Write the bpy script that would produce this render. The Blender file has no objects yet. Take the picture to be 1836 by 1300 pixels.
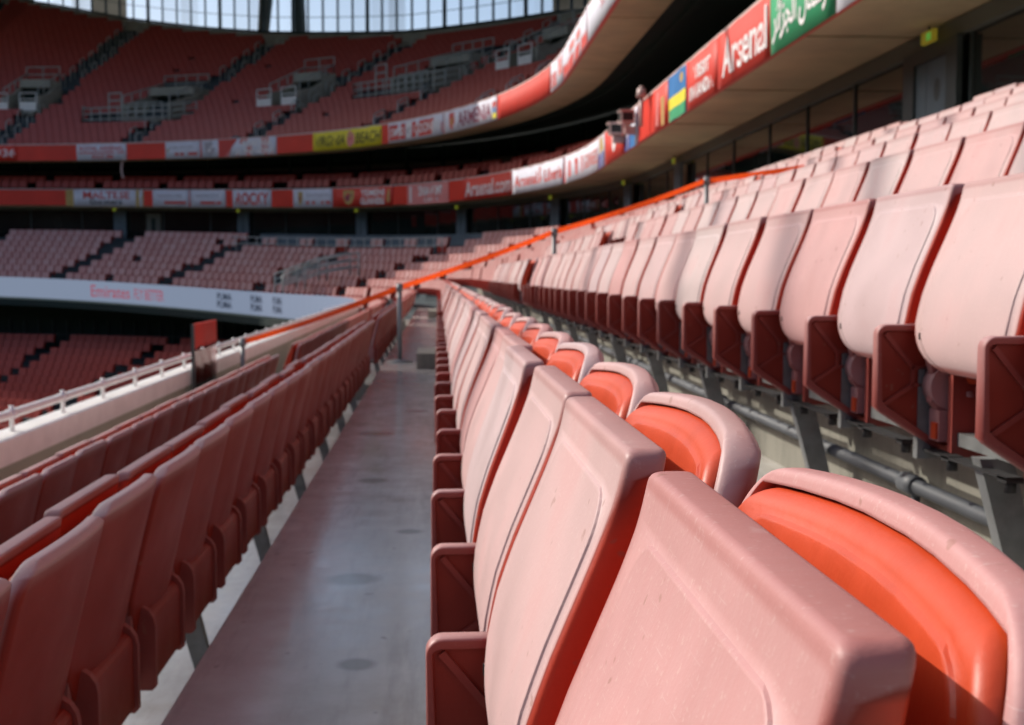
import bpy, math, random
import numpy as np
from mathutils import Vector, Matrix
rng = random.Random(7)
SC = bpy.context.scene
COL = SC.collection
R = math.radians
PI = math.pi

# ------------------------------------------------------------------ camera, sky, sun, exposure
cam = bpy.data.cameras.new("camera")
cam.sensor_width = 36.0
cam.lens = 2243.0 / 1836.0 * 36.0
cam.clip_start = 0.05
cam.clip_end = 3000
cam.dof.use_dof = True
cam.dof.focus_distance = 0.98
cam.dof.aperture_fstop = 14.0
cam_ob = bpy.data.objects.new("camera", cam)
COL.objects.link(cam_ob)
cam_ob.location = (0.012, 0, 0)
cam_ob.rotation_euler = (R(90 - 3.98), 0, R(-3.39))
SC.camera = cam_ob

SUN = Vector((-1.25, 0.75, 1.08)).normalized()
w = bpy.data.worlds.new("World")
SC.world = w
w.use_nodes = True
nt = w.node_tree
sky = nt.nodes.new("ShaderNodeTexSky")
sky.sky_type = 'NISHITA'
sky.sun_disc = False
sky.sun_elevation = math.asin(SUN.z)
sky.sun_rotation = math.atan2(SUN.x, SUN.y)
sky.air_density = 0.8
sky.dust_density = 2.6
sky.ozone_density = 0.5
bg = nt.nodes["Background"]
bg.inputs[1].default_value = 0.15
nt.links.new(sky.outputs[0], bg.inputs[0])
sun = bpy.data.lights.new("sun", 'SUN')
sun.energy = 3.3
sun.angle = R(0.53)
sun.color = (1.0, 0.93, 0.84)
sun_ob = bpy.data.objects.new("sun", sun)
COL.objects.link(sun_ob)
sun_ob.rotation_euler = SUN.to_track_quat('Z', 'Y').to_euler()
SC.view_settings.view_transform = 'Standard'
SC.view_settings.look = 'None'
SC.view_settings.exposure = 0.32
SC.view_settings.gamma = 1.0

# ------------------------------------------------------------------ the bowl's plan
CX, CY, RREF = -32.85, 40.0, 35.0


def theta(u):
    return min(max((u - CY) / RREF, 0.0), PI / 2)


def pos(L, u):
    rr = L - CX
    if u <= CY:
        return (L, u)
    t = (u - CY) / RREF
    if t < PI / 2:
        return (CX + rr * math.cos(t), CY + rr * math.sin(t))
    return (CX - (u - CY - RREF * PI / 2), CY + rr)


def dz(u):
    t = min(max((theta(u) - R(25)) / R(60), 0), 1)
    return .85 * t * t * (3 - 2 * t)


def P(L, u, z, f=1.0):
    x, y = pos(L, u)
    return (x, y, z + f * dz(u))


def urange(a, b, step=1.0):
    """sweep stations: coarse on the straight, fine on the bend"""
    out, u = [a], a
    while u < b - 1e-6:
        s = step if u >= CY - 1e-6 else 4.0
        u = min(u + s, b) if u >= CY - 1e-6 else min(u + s, CY if b > CY else b)
        out.append(u)
    return out


UMAX = 108.0
AISLES = [14.65, 31.6, 39.8, 48.0, 56.2, 64.6, 73.1, 81.2, 89.3, 97.5, 105.7]


# ------------------------------------------------------------------ mesh builder
class MB:
    def __init__(s):
        s.v, s.f, s.m, s.fd, s.sm = [], [], [], [], []

    def vert(s, p, fade=0.0):
        s.v.append((p[0], p[1], p[2]))
        s.fd.append(fade)
        return len(s.v) - 1

    def face(s, idx, mat=0, smooth=False):
        s.f.append(tuple(idx))
        s.m.append(mat)
        s.sm.append(smooth)

    def quad(s, a, b, c, d, mat=0, fade=0.0):
        i = [s.vert(p, fade) for p in (a, b, c, d)]
        s.face(i, mat)

    def hexa(s, p, mat=0, fade=0.0):
        """8 points: bottom ring 0-3, top ring 4-7"""
        i = [s.vert(q, fade) for q in p]
        for q in ((3, 2, 1, 0), (4, 5, 6, 7), (0, 1, 5, 4), (1, 2, 6, 5), (2, 3, 7, 6), (3, 0, 4, 7)):
            s.face([i[k] for k in q], mat)

    def box(s, x0, x1, y0, y1, z0, z1, mat=0, fade=0.0, M=None):
        p = [(x0, y0, z0), (x1, y0, z0), (x1, y1, z0), (x0, y1, z0), (x0, y0, z1), (x1, y0, z1), (x1, y1, z1), (x0, y1, z1)]
        if M is not None:
            p = [tuple(M @ Vector(q)) for q in p]
        s.hexa(p, mat, fade)

    def prism(s, poly, y0, y1, mat=0, fade=0.0, smooth=False):
        """polygon in x,z extruded along y"""
        a = [s.vert((x, y0, z), fade) for x, z in poly]
        b = [s.vert((x, y1, z), fade) for x, z in poly]
        n = len(poly)
        s.face(a, mat)
        s.face(b[::-1], mat)
        for i in range(n):
            j = (i + 1) % n
            s.face((a[j], a[i], b[i], b[j]), mat, smooth)

    def tube(s, pts, r, seg=8, mat=0, fade=0.0, cap=True):
        pts = [Vector(p) for p in pts]
        rings = []
        n = len(pts)
        for k, p in enumerate(pts):
            t = (pts[min(k + 1, n - 1)] - pts[max(k - 1, 0)]).normalized()
            up = Vector((0, 0, 1)) if abs(t.z) < .9 else Vector((1, 0, 0))
            a = t.cross(up).normalized()
            b = a.cross(t).normalized()
            rk = r[k] if isinstance(r, (list, tuple)) else r
            rings.append([s.vert(p + a * rk * math.cos(2 * PI * q / seg) + b * rk * math.sin(2 * PI * q / seg), fade) for q in range(seg)])
        for k in range(n - 1):
            for q in range(seg):
                r0, r1 = rings[k], rings[k + 1]
                s.face((r0[q], r0[(q + 1) % seg], r1[(q + 1) % seg], r1[q]), mat, True)
        if cap:
            s.face(rings[0][::-1], mat)
            s.face(rings[-1], mat)

    def sweep(s, prof, us, f=1.0, mat=0, closed=True, caps=True, zfun=None):
        """profile [(L,z)] swept along the bowl"""
        rings = []
        for u in us:
            rings.append([s.vert(P(L, u, z + (zfun(u) if zfun else 0), f)) for L, z in prof])
        n = len(prof)
        for k in range(len(us) - 1):
            for q in range(n if closed else n - 1):
                j = (q + 1) % n
                s.face((rings[k][q], rings[k][j], rings[k + 1][j], rings[k + 1][q]), mat)
        if closed and caps:
            s.face(rings[0][::-1], mat)
            s.face(rings[-1], mat)

    def mesh(s, name, mats, fade=False, smooth=None):
        me = bpy.data.meshes.new(name)
        me.from_pydata(s.v, [], s.f)
        for m in mats:
            me.materials.append(m)
        me.polygons.foreach_set("material_index", s.m)
        me.polygons.foreach_set("use_smooth", [bool(x) if smooth is None else smooth for x in s.sm])
        if fade:
            at = me.attributes.new("fade", 'FLOAT', 'POINT')
            at.data.foreach_set("value", s.fd)
        me.update()
        return me

    def build(s, name, mats, parent=None, **kw):
        if not isinstance(mats, (list, tuple)):
            mats = [mats]
        return ob(name, s.mesh(name, mats, **kw), parent)


def ob(name, data, parent=None):
    o = bpy.data.objects.new(name, data)
    COL.objects.link(o)
    if parent is not None:
        o.parent = parent
    return o


def tag(o, label=None, cat=None, group=None, kind=None):
    if label:
        o['label'] = label
    if cat:
        o['category'] = cat
    if group:
        o['group'] = group
    if kind:
        o['kind'] = kind
    return o


def thing(name, label, cat, loc=(0, 0, 0), rz=0.0, group=None):
    o = ob(name, None)
    o.empty_display_size = .1
    o.location = loc
    o.rotation_euler = (0, 0, rz)
    return tag(o, label, cat, group)


def copy_tree(o, parent=None):
    c = o.copy()
    COL.objects.link(c)
    if parent is not None:
        c.parent = parent
    for ch in o.children:
        copy_tree(ch, c)
    return c


# ------------------------------------------------------------------ materials
def nodes(name):
    m = bpy.data.materials.new(name)
    m.use_nodes = True
    n = m.node_tree.nodes
    return m, n, m.node_tree.links, n["Principled BSDF"]


def noise(n, l, scale, vec=None, detail=4.0, rough=.6):
    t = n.new("ShaderNodeTexNoise")
    t.inputs["Scale"].default_value = scale
    t.inputs["Detail"].default_value = detail
    t.inputs["Roughness"].default_value = rough
    if vec is not None:
        l.new(vec, t.inputs["Vector"])
    return t.outputs[0]


def coords(n, l, scale=(1, 1, 1), kind="Object"):
    tc = n.new("ShaderNodeTexCoord")
    mp = n.new("ShaderNodeMapping")
    mp.inputs["Scale"].default_value = scale
    l.new(tc.outputs[kind], mp.inputs[0])
    return mp.outputs[0]


def ramp(n, l, fac, stops):
    r = n.new("ShaderNodeValToRGB")
    e = r.color_ramp.elements
    while len(e) < len(stops):
        e.new(.5)
    for k, (p, c) in enumerate(stops):
        e[k].position = p
        e[k].color = (*c, 1) if len(c) == 3 else c
    l.new(fac, r.inputs[0])
    return r.outputs[0]


def mixc(n, l, fac, a, b, mode='MIX'):
    m = n.new("ShaderNodeMix")
    m.data_type = 'RGBA'
    m.blend_type = mode
    for sock, v in ((m.inputs[0], fac), (m.inputs[6], a), (m.inputs[7], b)):
        if isinstance(v, (int, float)):
            sock.default_value = v
        elif isinstance(v, tuple):
            sock.default_value = (*v, 1) if len(v) == 3 else v
        else:
            l.new(v, sock)
    return m.outputs[2]


def maprange(n, l, v, a, b, c, d):
    m = n.new("ShaderNodeMapRange")
    l.new(v, m.inputs[0])
    for i, x in enumerate((a, b, c, d)):
        m.inputs[i + 1].default_value = x
    return m.outputs[0]


def bump(n, l, p, h, strength=.2, dist=.01):
    b = n.new("ShaderNodeBump")
    b.inputs["Strength"].default_value = strength
    b.inputs["Distance"].default_value = dist
    l.new(h, b.inputs["Height"])
    l.new(b.outputs[0], p.inputs["Normal"])


def simple(name, col, rough=.6, var=.25, scale=3.0, metal=0.0, spec=.5, bmp=0.0, kind="Object"):
    m, n, l, p = nodes(name)
    vec = coords(n, l, kind=kind)
    nz = noise(n, l, scale, vec)
    dark = tuple(c * (1 - var) for c in col)
    lite = tuple(min(c * (1 + var), .95) for c in col)
    l.new(ramp(n, l, nz, [(.3, dark), (.7, lite)]), p.inputs["Base Color"])
    l.new(maprange(n, l, nz, .2, .8, rough * .85, min(rough * 1.15, 1)), p.inputs["Roughness"])
    p.inputs["Metallic"].default_value = metal
    p.inputs["Specular IOR Level"].default_value = spec
    if bmp:
        bump(n, l, p, noise(n, l, scale * 12, vec), bmp)
    return m


def seat_plastic(name, red, pink, pink2, streak=True):
    """red moulded plastic bleached by years of sun where the 'fade' attribute says so"""
    m, n, l, p = nodes(name)
    at = n.new("ShaderNodeAttribute")
    at.attribute_name = "fade"
    oi = n.new("ShaderNodeObjectInfo")
    vec = coords(n, l)
    # each seat gets its own piece of the noise
    add = n.new("ShaderNodeVectorMath")
    add.operation = 'ADD'
    cmb = n.new("ShaderNodeCombineXYZ")
    k = n.new("ShaderNodeMath")
    k.operation = 'MULTIPLY'
    k.inputs[1].default_value = 57.0
    l.new(oi.outputs["Random"], k.inputs[0])
    l.new(k.outputs[0], cmb.inputs[0])
    l.new(k.outputs[0], cmb.inputs[1])
    l.new(vec, add.inputs[0])
    l.new(cmb.outputs[0], add.inputs[1])
    st = n.new("ShaderNodeMapping")
    st.inputs["Scale"].default_value = (6, 110, 2.0)
    l.new(add.outputs[0], st.inputs[0])
    streaks = noise(n, l, 1.0, st.outputs[0], 5, .65)
    cloud = noise(n, l, 5.0, add.outputs[0], 3, .5)
    fine = noise(n, l, 160.0, add.outputs[0], 2, .7)
    sepc = n.new("ShaderNodeSeparateColor")
    l.new(oi.outputs["Color"], sepc.inputs[0])
    pk = mixc(n, l, sepc.outputs[0], pink, pink2)
    pk = mixc(n, l, maprange(n, l, cloud, .35, .7, 0, .4), pk, tuple(c * f for c, f in zip(pink, (1.02, .84, .84))))
    pk = mixc(n, l, maprange(n, l, streaks, .42, .75, 0, .10), pk, (.60, .50, .47))
    rd = mixc(n, l, maprange(n, l, cloud, .3, .7, 0, .6), red, tuple(c * .72 for c in red))
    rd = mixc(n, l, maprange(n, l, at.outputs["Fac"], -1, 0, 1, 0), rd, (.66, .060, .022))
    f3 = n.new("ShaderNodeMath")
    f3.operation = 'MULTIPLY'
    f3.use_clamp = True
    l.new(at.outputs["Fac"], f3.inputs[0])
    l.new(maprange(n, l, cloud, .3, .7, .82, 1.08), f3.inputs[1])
    pk = mixc(n, l, maprange(n, l, sepc.outputs[1], .75, 1.0, 0, .45), pk, (.47, .385, .405))  # random greyer seats: purlin shade put into their colour
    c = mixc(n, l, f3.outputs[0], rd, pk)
    def worn(v):
        # pale specks and scratches only tell where the surface is bleached
        k2 = n.new("ShaderNodeMath")
        k2.operation = 'MULTIPLY'
        k2.use_clamp = True
        l.new(v, k2.inputs[0])
        l.new(f3.outputs[0], k2.inputs[1])
        return k2.outputs[0]
    c = mixc(n, l, worn(maprange(n, l, fine, .60, .72, 0, .34)), c, (.62, .5, .45))
    # a few scuffs and specks of dirt
    sc = noise(n, l, 38.0, add.outputs[0], 2, .5)
    c = mixc(n, l, maprange(n, l, sc, .705, .74, 0, .45), c, (.25, .12, .08))
    mp2 = n.new("ShaderNodeMapping")
    mp2.inputs["Scale"].default_value = (30, 14, 420)
    mp2.inputs["Rotation"].default_value = (.9, .2, 0)
    l.new(add.outputs[0], mp2.inputs[0])
    scr = noise(n, l, 1.0, mp2.outputs[0], 3, .6)
    c = mixc(n, l, worn(maprange(n, l, scr, .66, .74, 0, .26)), c, (.66, .55, .52))
    l.new(c, p.inputs["Base Color"])
    l.new(maprange(n, l, cloud, .3, .7, .42, .58), p.inputs["Roughness"])
    p.inputs["Specular IOR Level"].default_value = .32
    bump(n, l, p, fine, .10, .003)
    return m


M = {}
M['seat'] = seat_plastic("faded seat plastic", (.27, .027, .013), (.515, .268, .256), (.535, .462, .447))
M['cushion'] = simple("orange red vinyl", (.52, .056, .012), .44, .12, 9.0, bmp=.05)
M['black'] = simple("black rubber", (.012, .012, .012), .6)
M['steel'] = simple("galvanised steel", (.20, .21, .205), .42, .25, 14, metal=.35)
M['post'] = simple("grey painted post", (.20, .22, .225), .4, .15, 5)
M['alu'] = simple("white painted rail", (.80, .80, .79), .32, .08, 6)
M['recess'] = simple("dark teal recess shade", (.008, .022, .019), .8, .3, .5)  # teal of deep shadow put into the colour of recessed surfaces
M['column'] = simple("blue grey column paint", (.11, .155, .185), .5, .2, 1.5)
M['mull'] = simple("dark window frame", (.045, .060, .060), .45, .2, 3)
M['soffit'] = simple("tan soffit board", (.52, .41, .25), .7, .18, .8)
M['fascia'] = simple("red painted fascia", (.66, .034, .015), .45, .12, .7)
M['trim'] = simple("pale fascia trim", (.62, .45, .42), .5, .1, 2)
M['white'] = simple("white banner cloth", (.62, .62, .70), .7, .07, 2)
M['pink'] = simple("pale red banner cloth", (.62, .20, .19), .7, .1, 2)
M['redcloth'] = simple("red banner cloth", (.60, .036, .020), .6, .1, 2)
M['redink'] = simple("red banner ink", (.55, .06, .05), .7, .1, 4)
M['wine'] = simple("wine red banner ink", (.26, .05, .09), .7, .1, 4)
M['blackink'] = simple("black banner ink", (.02, .02, .02), .7, .1, 4)
M['whiteink'] = simple("white banner ink", (.74, .70, .70), .7, .05, 4)
M['greyink'] = simple("grey banner ink", (.36, .33, .37), .7, .05, 4)
M['yellow'] = simple("yellow banner cloth", (.72, .60, .03), .65, .07, 2)
M['gold'] = simple("gold banner ink", (.45, .30, .10), .65, .2, 6)
M['green'] = simple("green banner cloth", (.03, .30, .13), .6, .1, 2)
M['blue'] = simple("blue banner cloth", (.02, .16, .42), .6, .1, 2)
M['navy'] = simple("navy banner ink", (.04, .05, .25), .6, .1, 2)
M['stonegrey'] = simple("grey concrete wall", (.34, .335, .29), .8, .2, 1.3, bmp=.1)
M['railing'] = simple("pale grey railing", (.42, .44, .42), .5, .1, 3)
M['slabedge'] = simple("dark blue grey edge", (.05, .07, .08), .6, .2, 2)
M['roof'] = simple("roof underside", (.42, .42, .40), .7, .12, .3)
M['roofsteel'] = simple("dark roof steel", (.020, .045, .055), .5, .2, 1)
def belt_mat():
    m, n, l, p = nodes("orange red barrier belt")
    c = ramp(n, l, noise(n, l, 25, coords(n, l)), [(.3, (.78, .075, .012)), (.7, (.92, .11, .016))])
    l.new(c, p.inputs["Base Color"])
    p.inputs["Roughness"].default_value = .6
    tr = n.new("ShaderNodeBsdfTranslucent")
    l.new(c, tr.inputs[0])
    mx = n.new("ShaderNodeMixShader")
    mx.inputs[0].default_value = .55
    l.new(p.outputs[0], mx.inputs[1])
    l.new(tr.outputs[0], mx.inputs[2])
    l.new(mx.outputs[0], n["Material Output"].inputs[0])
    return m


M['belt'] = belt_mat()
M['grass'] = simple("green pitch", (.05, .12, .025), .9, .25, .6)
M['redbank'] = simple("distant red seating", (.16, .03, .026), .7, .3, .5)
M['parapet'] = simple('khaki parapet panel', (.31, .35, .28), .5, .12, 1.2)
M['pipe'] = simple('dark grey conduit', (.10, .11, .12), .6, .2, 8)
M['headband'] = simple('olive grey head band', (.13, .135, .115), .6, .15, 1.5)
M['farback'] = simple("dark rear wall", (.010, .022, .020), .7, .3, .4)  # shade under the overhang put into this near black teal


def far_seat_mat():
    m, n, l, p = nodes("far seat plastic")
    at = n.new("ShaderNodeAttribute")
    at.attribute_name = "fade"
    vec = coords(n, l)
    cl = noise(n, l, 1.7, vec, 2)
    c = mixc(n, l, at.outputs["Fac"], (.40, .028, .013), (.60, .36, .34))
    c = mixc(n, l, maprange(n, l, cl, .3, .7, 0, .35), c, (.72, .62, .62), 'MULTIPLY')
    l.new(c, p.inputs["Base Color"])
    p.inputs["Roughness"].default_value = .45
    return m


M['farseat'] = far_seat_mat()


def concrete_mat():
    m, n, l, p = nodes("sealed terrace concrete")
    vec = coords(n, l)
    big = noise(n, l, .9, vec, 5, .6)
    mid = noise(n, l, 7, vec, 6, .7)
    trow = coords(n, l, (5, .55, 5))
    brush = noise(n, l, 2.2, trow, 5, .7)
    c = ramp(n, l, mid, [(.25, (.50, .485, .455)), (.75, (.68, .665, .63))])
    c = mixc(n, l, maprange(n, l, big, .35, .65, 0, .6), c, (.44, .41, .36))
    c = mixc(n, l, maprange(n, l, brush, .5, .8, 0, .5), c, (.22, .21, .19))
    sp = noise(n, l, 16, vec, 2, .5)
    c = mixc(n, l, maprange(n, l, sp, .70, .76, 0, .5), c, (.12, .11, .09))
    wv = coords(n, l)
    warp = n.new("ShaderNodeVectorMath")
    warp.operation = 'ADD'
    wn = n.new("ShaderNodeTexNoise")
    wn.inputs["Scale"].default_value = 9
    sc_ = n.new("ShaderNodeVectorMath")
    sc_.operation = 'SCALE'
    sc_.inputs["Scale"].default_value = .10
    l.new(wn.outputs["Color"], sc_.inputs[0])
    l.new(wv, warp.inputs[0])
    l.new(sc_.outputs[0], warp.inputs[1])
    for sx, sy, sr in ((-.27, 4.30, .085), (-.20, 3.34, .05), (-.10, 5.1, .05), (-.33, 6.4, .07), (-.05, 2.6, .04), (-.4, 8.3, .10), (-.15, 9.7, .08)):
        ds = n.new("ShaderNodeVectorMath")
        ds.operation = 'DISTANCE'
        l.new(warp.outputs[0], ds.inputs[0])
        ds.inputs[1].default_value = (sx + .05, sy + .05, -1.0)
        c = mixc(n, l, maprange(n, l, ds.outputs["Value"], sr * .8, sr * 1.3, .62, 0), c, (.13, .12, .10))
    l.new(c, p.inputs["Base Color"])
    rr = mixc(n, l, maprange(n, l, mid, .3, .7, 0, 1), (.10, .10, .10), (.22, .22, .22))
    l.new(rr, p.inputs["Roughness"])
    p.inputs["IOR"].default_value = 1.9
    bump(n, l, p, brush, .02, .004)
    return m


M['floor'] = concrete_mat()


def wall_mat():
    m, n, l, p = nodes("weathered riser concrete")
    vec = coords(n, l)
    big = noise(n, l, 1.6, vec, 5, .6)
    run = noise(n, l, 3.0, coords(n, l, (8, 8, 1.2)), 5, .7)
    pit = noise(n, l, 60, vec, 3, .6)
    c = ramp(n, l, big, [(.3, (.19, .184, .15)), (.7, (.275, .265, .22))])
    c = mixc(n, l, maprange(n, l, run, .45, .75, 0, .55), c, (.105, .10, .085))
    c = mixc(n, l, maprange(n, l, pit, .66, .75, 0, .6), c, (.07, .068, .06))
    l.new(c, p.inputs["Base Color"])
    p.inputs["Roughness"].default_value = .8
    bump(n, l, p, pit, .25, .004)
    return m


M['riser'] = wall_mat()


def emis(name, col, strength, base=None):
    m, n, l, p = nodes(name)
    p.inputs["Base Color"].default_value = (*(base or col), 1)
    p.inputs["Emission Color"].default_value = (*col, 1)
    p.inputs["Emission Strength"].default_value = strength
    p.inputs["Roughness"].default_value = .4
    return m


M['led'] = emis("lit display face", (.21, .26, .36), .75, (.05, .05, .06))
M['ledred'] = emis("lit red lettering", (.36, .08, .12), .7, (.05, .02, .02))
M['leddark'] = emis("unlit lettering", (.03, .05, .09), .4, (.02, .02, .03))
M['exit'] = emis("lit exit sign", (.62, .50, .03), .12, (.3, .25, .05))
M['exitgreen'] = emis("lit exit sign green", (.10, .35, .05), .5, (.1, .3, .05))


def glass_dark():
    m, n, l, p = nodes("dark tinted window glass")
    vec = coords(n, l, kind="Object")
    c = ramp(n, l, noise(n, l, .35, vec, 3), [(.35, (.006, .012, .011)), (.7, (.032, .038, .034))])
    l.new(c, p.inputs["Base Color"])
    p.inputs["Roughness"].default_value = .03
    p.inputs["Specular IOR Level"].default_value = .9
    p.inputs["IOR"].default_value = 1.55
    return m


M['glass'] = glass_dark()


def glass_clear():
    m, n, l, p = nodes("clear glazing")
    out = n["Material Output"]
    tr = n.new("ShaderNodeBsdfTransparent")
    tr.inputs[0].default_value = (.90, .95, .97, 1)
    gl = n.new("ShaderNodeBsdfGlossy")
    gl.inputs["Roughness"].default_value = .05
    fr = n.new("ShaderNodeFresnel")
    fr.inputs[0].default_value = 1.35
    mx = n.new("ShaderNodeMixShader")
    l.new(fr.outputs[0], mx.inputs[0])
    l.new(tr.outputs[0], mx.inputs[1])
    l.new(gl.outputs[0], mx.inputs[2])
    l.new(mx.outputs[0], out.inputs[0])
    return m


M['clear'] = glass_clear()

# ------------------------------------------------------------------ ground and terracing
g = MB()
g.quad((-900, -900, -12.2), (900, -900, -12.2), (900, 900, -12.2), (-900, 900, -12.2))
tag(g.build("ground", M['stonegrey']), kind='structure')
g = MB()
g.quad((-95, -60, -12.19), (-18, -60, -12.19), (-18, 52, -12.19), (-95, 52, -12.19))
tag(g.build("pitch", M['grass']), kind='structure')

# row offsets of the club tier (front of the arm panels), row 0 is the one under the camera
OFF = {-2: -1.98, -1: -.985, 0: 0.0, 1: .965, 2: 1.915, 3: 2.865, 4: 3.815, 5: 4.765, 6: 5.715}
ROWS = sorted(OFF)


def floor_z(k):
    return -1.05 + .35 * k


NOSE = {k: OFF[k] - .64 for k in OFF}
NOSE[7] = OFF[6] + .335
US = urange(-8, UMAX)

t = thing("terrace", "grey concrete stepped terrace under the pink seats", "terrace")
fl, rs, fd_, rd_ = MB(), MB(), MB(), MB()
NEAR, FAR = urange(-8, 40), urange(40, UMAX)
for k in list(range(-2, 8)):
    x0 = NOSE[k]
    z0 = floor_z(k)
    x1 = NOSE[k + 1] if k < 7 else 7.3
    if k == -2:
        x0 = -2.58
    fl.sweep([(x0, z0), (x1, z0)], NEAR, closed=False)
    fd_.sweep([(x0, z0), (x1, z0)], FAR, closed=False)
    if k > -2:
        rs.sweep([(x0, z0 - .35), (x0, z0)], NEAR, closed=False)
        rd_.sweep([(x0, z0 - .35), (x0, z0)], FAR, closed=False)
rs.sweep([(-2.58, -2.3), (7.3, -2.0)], US, closed=False)
fl.build("tread", M['floor'], t)
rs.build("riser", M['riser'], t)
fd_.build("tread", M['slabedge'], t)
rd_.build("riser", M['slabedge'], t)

# half steps in the stair aisles of the nearest gap
for k in ROWS:
    for ua in AISLES[:2]:
        g = MB()
        x1 = NOSE[k + 1] + (.005 if k < 6 else 0)
        p = [(x1 - .56, -.60), (x1 - .002, -.60), (x1 - .002, .60), (x1 - .56, .60)]
        z = floor_z(k) + .002
        g.hexa([(a, ua + b, z) for a, b in p] + [(a, ua + b, z + .175) for a, b in p])
        o = g.build("stair_step", M['riser'])
        tag(o, "khaki concrete half step in the %s stair gap, %s" % ("nearer" if ua < 20 else "farther", {-2: "row by the parapet", -1: "row left of the aisle", 0: "on the grey aisle floor"}.get(k, "row %d up on the right" % max(k, 1))), "step", "half steps in the stair gaps")

# ------------------------------------------------------------------ the seat
def loft_slab(mb, zs, hw, xf, xr, r, mid, fades, inner=None, shift=None, stations=None, mat=0):
    """upright slab between a front surface xf(z) and a rear one xr(z); hw(z) is its half width.
    fades(part, z, d) gives the bleaching; shift(y,z) bends it.
    inner = (station index, top z, depth, corner radius): the face inside that border is set forward or back by depth."""
    fr, bk, ins = [], [], []
    for z in zs:
        ds = list(stations)
        if inner:
            k0, zt, dep, cr = inner
            q = min(max(zt - z, 0), cr)
            e = cr - math.sqrt(max(cr * cr - (cr - q) ** 2, 0))
            ds = [d if k < k0 - 1 else d + e for k, d in enumerate(ds)]
        h = hw(z)
        row_f, row_b, row_i = [], [], []
        ys = [(-(h - d), d, k) for k, d in enumerate(ds)] + [(f * (h - ds[-1]), h, 99) for f in mid] + [((h - d), d, len(ds) - 1 - k) for k, d in enumerate(ds[::-1])]
        for y, d, k in ys:
            a, b = xf(z), xr(z)
            rr = min(r, (b - a) * .49)
            o = rr - math.sqrt(max(rr * rr - max(rr - d, 0) ** 2, 0))
            a2, b2 = a + o, b - o
            isin = bool(inner) and k >= k0 and z < zt
            if isin:
                a2 += dep
            row_i.append(isin)
            dx, dzz = shift(y, z) if shift else (0, 0)
            row_f.append(mb.vert((a2 + dx, y, z + dzz), fades('f', z, d, isin)))
            row_b.append(mb.vert((b2 + dx, y, z + dzz), fades('b', z, d, isin)))
        fr.append(row_f)
        bk.append(row_b)
        ins.append(row_i)
    J, I = len(zs), len(fr[0])
    for j in range(J - 1):
        for i in range(I - 1):
            four = (ins[j][i], ins[j + 1][i], ins[j + 1][i + 1], ins[j][i + 1])
            mb.face((fr[j][i], fr[j + 1][i], fr[j + 1][i + 1], fr[j][i + 1]), mat, all(four) or not any(four))
            mb.face((bk[j][i], bk[j][i + 1], bk[j + 1][i + 1], bk[j + 1][i]), mat, True)
        mb.face((fr[j][0], bk[j][0], bk[j + 1][0], fr[j + 1][0]), mat, True)
        mb.face((fr[j][-1], fr[j + 1][-1], bk[j + 1][-1], bk[j][-1]), mat, True)
    for i in range(I - 1):
        mb.face((fr[-1][i], bk[-1][i], bk[-1][i + 1], fr[-1][i + 1]), mat, True)
        mb.face((fr[0][i], fr[0][i + 1], bk[0][i + 1], bk[0][i]), mat, True)


def interp(tab):
    xs, ys = [a for a, _ in tab], [b for _, b in tab]
    # smooth monotone-ish interpolation
    return lambda z: float(np.interp(z, xs, ys))


def smooth_tab(tab, n=60):
    xs = np.array([a for a, _ in tab])
    ys = np.array([b for _, b in tab])
    X = np.linspace(xs[0], xs[-1], n)
    Y = np.interp(X, xs, ys)
    k = np.array([1, 3, 5, 3, 1]) / 13.0
    Yp = np.concatenate([[2 * Y[0] - Y[2], 2 * Y[0] - Y[1]], Y, [2 * Y[-1] - Y[-2], 2 * Y[-1] - Y[-3]]])
    for _ in range(2):
        Ys = np.convolve(Yp, k, 'valid')
        Yp[2:-2] = Ys
    Y = Yp[2:-2]
    return lambda z: float(np.interp(z, X, Y))


PAN_F0 = smooth_tab([(.500, .092), (.515, .080), (.54, .074), (.57, .074), (.60, .077), (.66, .090), (.72, .112), (.78, .138), (.82, .155), (.86, .170), (.905, .180)])
PAN_R0 = smooth_tab([(.500, .125), (.54, .137), (.60, .15), (.70, .175), (.80, .198), (.90, .215)])
TOPR = .0065


def top_round(z, top, r):
    d = top - z
    return r - math.sqrt(max(r * r - max(r - d, 0) ** 2, 0)) if d < r else 0.0


def pan_xf(z):
    return PAN_F0(z) + top_round(z, .902, TOPR)


def pan_xr(z):
    return PAN_R0(z) - top_round(z, .902, TOPR * .9)


def pan_hw(z):
    h = .2470
    if z < .60:
        q = (.60 - z) / .105
        h = .05 + .194 * math.sqrt(max(1 - q * q * .96, 0))
    d = .902 - z
    if d < .012:
        h -= .012 - math.sqrt(max(.012 ** 2 - (.012 - d) ** 2, 0))
    return h


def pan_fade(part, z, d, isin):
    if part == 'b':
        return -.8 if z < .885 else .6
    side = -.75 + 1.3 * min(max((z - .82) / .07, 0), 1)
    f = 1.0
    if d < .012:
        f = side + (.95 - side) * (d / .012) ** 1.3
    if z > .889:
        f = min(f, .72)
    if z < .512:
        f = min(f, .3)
    return f


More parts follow.
